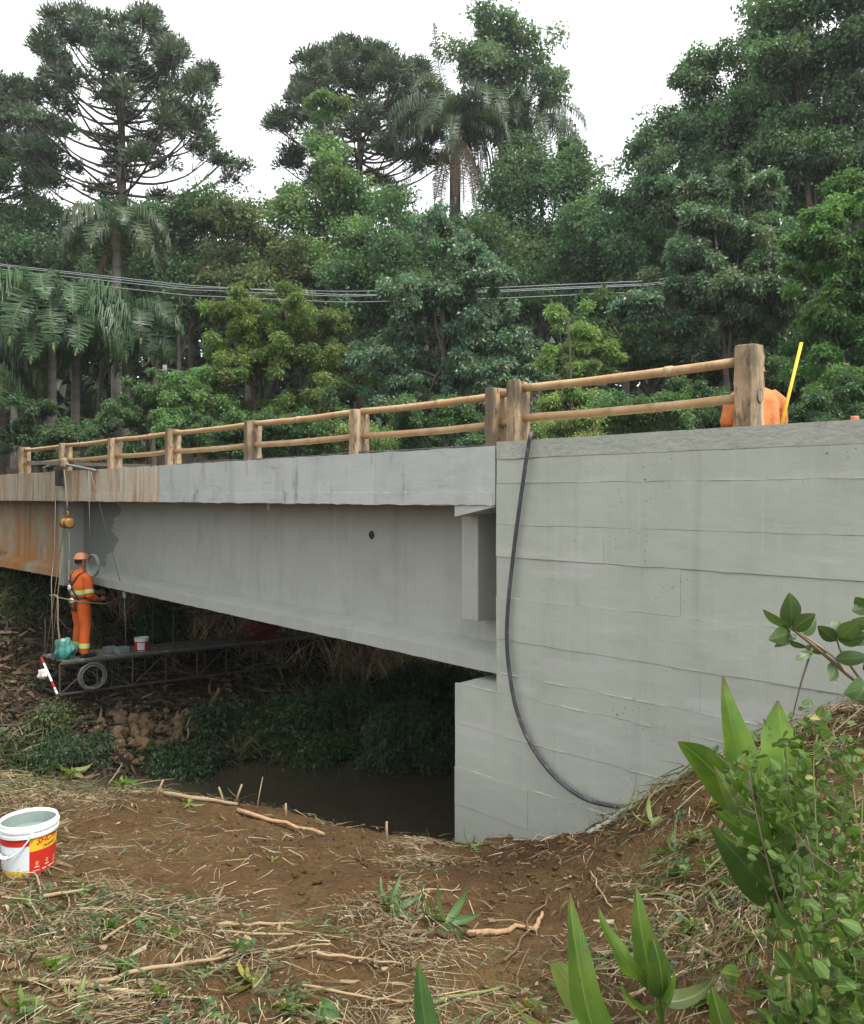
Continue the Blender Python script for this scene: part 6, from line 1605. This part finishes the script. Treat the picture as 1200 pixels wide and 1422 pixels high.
leafy_shrub('tall small-leaved shrub before the broad blades at the picture edge', [[(1120,1330,2.35),(1110,1200,2.38),(1095,1090,2.42),(1090,1030,2.44)],[(1140,1340,2.3),(1135,1180,2.32),(1130,1060,2.35),(1140,1000,2.38)],[(1110,1340,2.3),(1075,1230,2.32),(1050,1130,2.35),(1040,1070,2.38)]], 290, .045, (1120,1420,2.3))
leafy_shrub('thicker small-leaved shrub cut by the picture edge', [[(1170,1330,2.15),(1165,1200,2.18),(1175,1080,2.2),(1168,1035,2.2)],[(1190,1330,2.1),(1195,1180,2.12),(1200,1070,2.15)],[(1160,1350,2.1),(1140,1250,2.1),(1120,1160,2.12)]], 290, .05, (1170,1440,2.1))
leafy_shrub('low small-leaved shrub filling the lower corner', [[(1150,1450,1.8),(1160,1390,1.8),(1150,1330,1.82),(1140,1285,1.82)],[(1185,1450,1.75),(1190,1370,1.75),(1180,1290,1.78)],[(1200,1450,1.72),(1215,1350,1.75),(1200,1260,1.78)]], 280, .045, (1180,1540,1.8))
leafy_shrub('small tangled weed at the foot of the broad blades', [[(1060,1150,2.6),(1050,1110,2.6),(1030,1075,2.6)],[(1090,1140,2.6),(1100,1090,2.62),(1110,1045,2.62)]], 150, .04, (1080,1290,2.6))
leafy_shrub('broad-leaved low shrub at the very corner below the tall stalk', [[(1165,1460,2.0),(1150,1420,2.0),(1130,1370,2.02)],[(1190,1460,2.0),(1185,1400,2.0),(1180,1330,2.02)],[(1120,1470,2.0),(1095,1430,2.0),(1080,1395,2.0)]], 200, .05, (1150,1520,2.0), 1.7)
leafy_shrub('leafy regrowth between the broad blades and the picture edge', [[(1150,1240,2.5),(1160,1150,2.5),(1155,1080,2.52)],[(1180,1240,2.45),(1190,1160,2.45),(1185,1090,2.5)],[(1120,1240,2.5),(1115,1180,2.5),(1125,1120,2.5)]], 260, .05, (1150,1330,2.5), 1.15)
# --- branch with oval leaves reaching in from the side
g7 = empty('sapling', (0,0,0), 0, 'sapling branch with oval leathery leaves reaching in before the wall', 'sapling')
sp = Vector((1.78, 2.9, 0)); sp.z = ground(sp.x, sp.y); g7.location = sp
tw = [sp-Vector((0,0,.05)), P(1268,1040,2.9), P(1235,985,2.85), P(1175,935,2.8), P(1130,897,2.8), P(1098,872,2.8)]
stem(g7, tw, .011, 'twig', 'branch')
stem(g7, [P(1175,935,2.8), P(1155,910,2.78), P(1107,876,2.78)], .006, 'stick', 'branch')
stem(g7, [P(1200,950,2.82), P(1170,908,2.8), P(1162,888,2.8)], .006, 'twig', 'branch')
stem(g7, [P(1128,900,2.8), P(1112,950,2.82), P(1101,995,2.86)], .0045, 'twig', 'branch')
stem(g7, [P(1200,930,2.82), P(1210,880,2.8), P(1205,840,2.8)], .006, 'twig', 'branch')
def oval_leaf(bx, by, tx, ty, wd, roll, db=2.8, dt=2.78, sag=.08, mat='oval'):
    a, b_ = P(bx, by, db), P(tx, ty, dt)
    aim_leaf(g7, a, b_, wd, mat, sag, .18, 0, .85, seg=7, face=(1.5-roll)*.9)
ov = [(1098,870,1095,822,.075,1.5,2.8,2.76),(1098,872,1060,844,.045,.5,2.8,2.74),(1100,874,1134,852,.055,.6,2.8,2.7),(1098,876,1065,888,.062,1.2,2.8,2.72),(1106,882,1075,899,.03,.6),
      (1112,880,1132,858,.06,1.4,2.8,2.85),(1118,900,1095,888,.03,.4),(1128,905,1104,917,.03,.5),(1160,922,1150,946,.05,1.4,2.8,2.74),(1150,905,1118,898,.03,.5,2.8,2.9),
      (1162,890,1135,868,.05,1.0),(1162,890,1162,860,.06,1.5,2.8,2.85),(1165,888,1195,860,.06,.8,2.8,2.7),(1165,890,1205,880,.06,.7,2.8,2.72),(1160,915,1210,912,.05,.4,2.78,2.7),
      (1200,950,1168,962,.075,1.2,2.8,2.68),(1190,945,1215,985,.08,1.3,2.8,2.68),(1200,935,1225,930,.06,.8),(1205,842,1182,848,.05,.8),(1205,845,1188,828,.05,.6),(1208,870,1182,860,.05,1.0),(1205,880,1180,895,.05,.9),(1215,960,1185,970,.07,1.0,2.8,2.65)]
for i, a in enumerate(ov): oval_leaf(*a)


# ------------------------------------------------------------------ haze volume added for the pale glare over the treetops
hm = bpy.data.materials.new('haze'); hm.use_nodes = True
hn = hm.node_tree.nodes; hn.remove(hn['Principled BSDF'])
pv = hn.new('ShaderNodeVolumePrincipled'); pv.inputs['Color'].default_value = (.92, .96, 1, 1); pv.inputs['Density'].default_value = 0.0005; pv.inputs['Anisotropy'].default_value = 0.2
hm.node_tree.links.new(pv.outputs['Volume'], hn['Material Output'].inputs['Volume'])
tag(MB().box(gx[0]-2, gx[-1]+2, gy[0]-2, gy[-1]+2, -6.0, max(44.0, float(GZ.max())+2)).build('haze', hm), 'thin pale haze added to stand for the glare on the treetops', kind='stuff')
scene.cycles.volume_bounces = 0
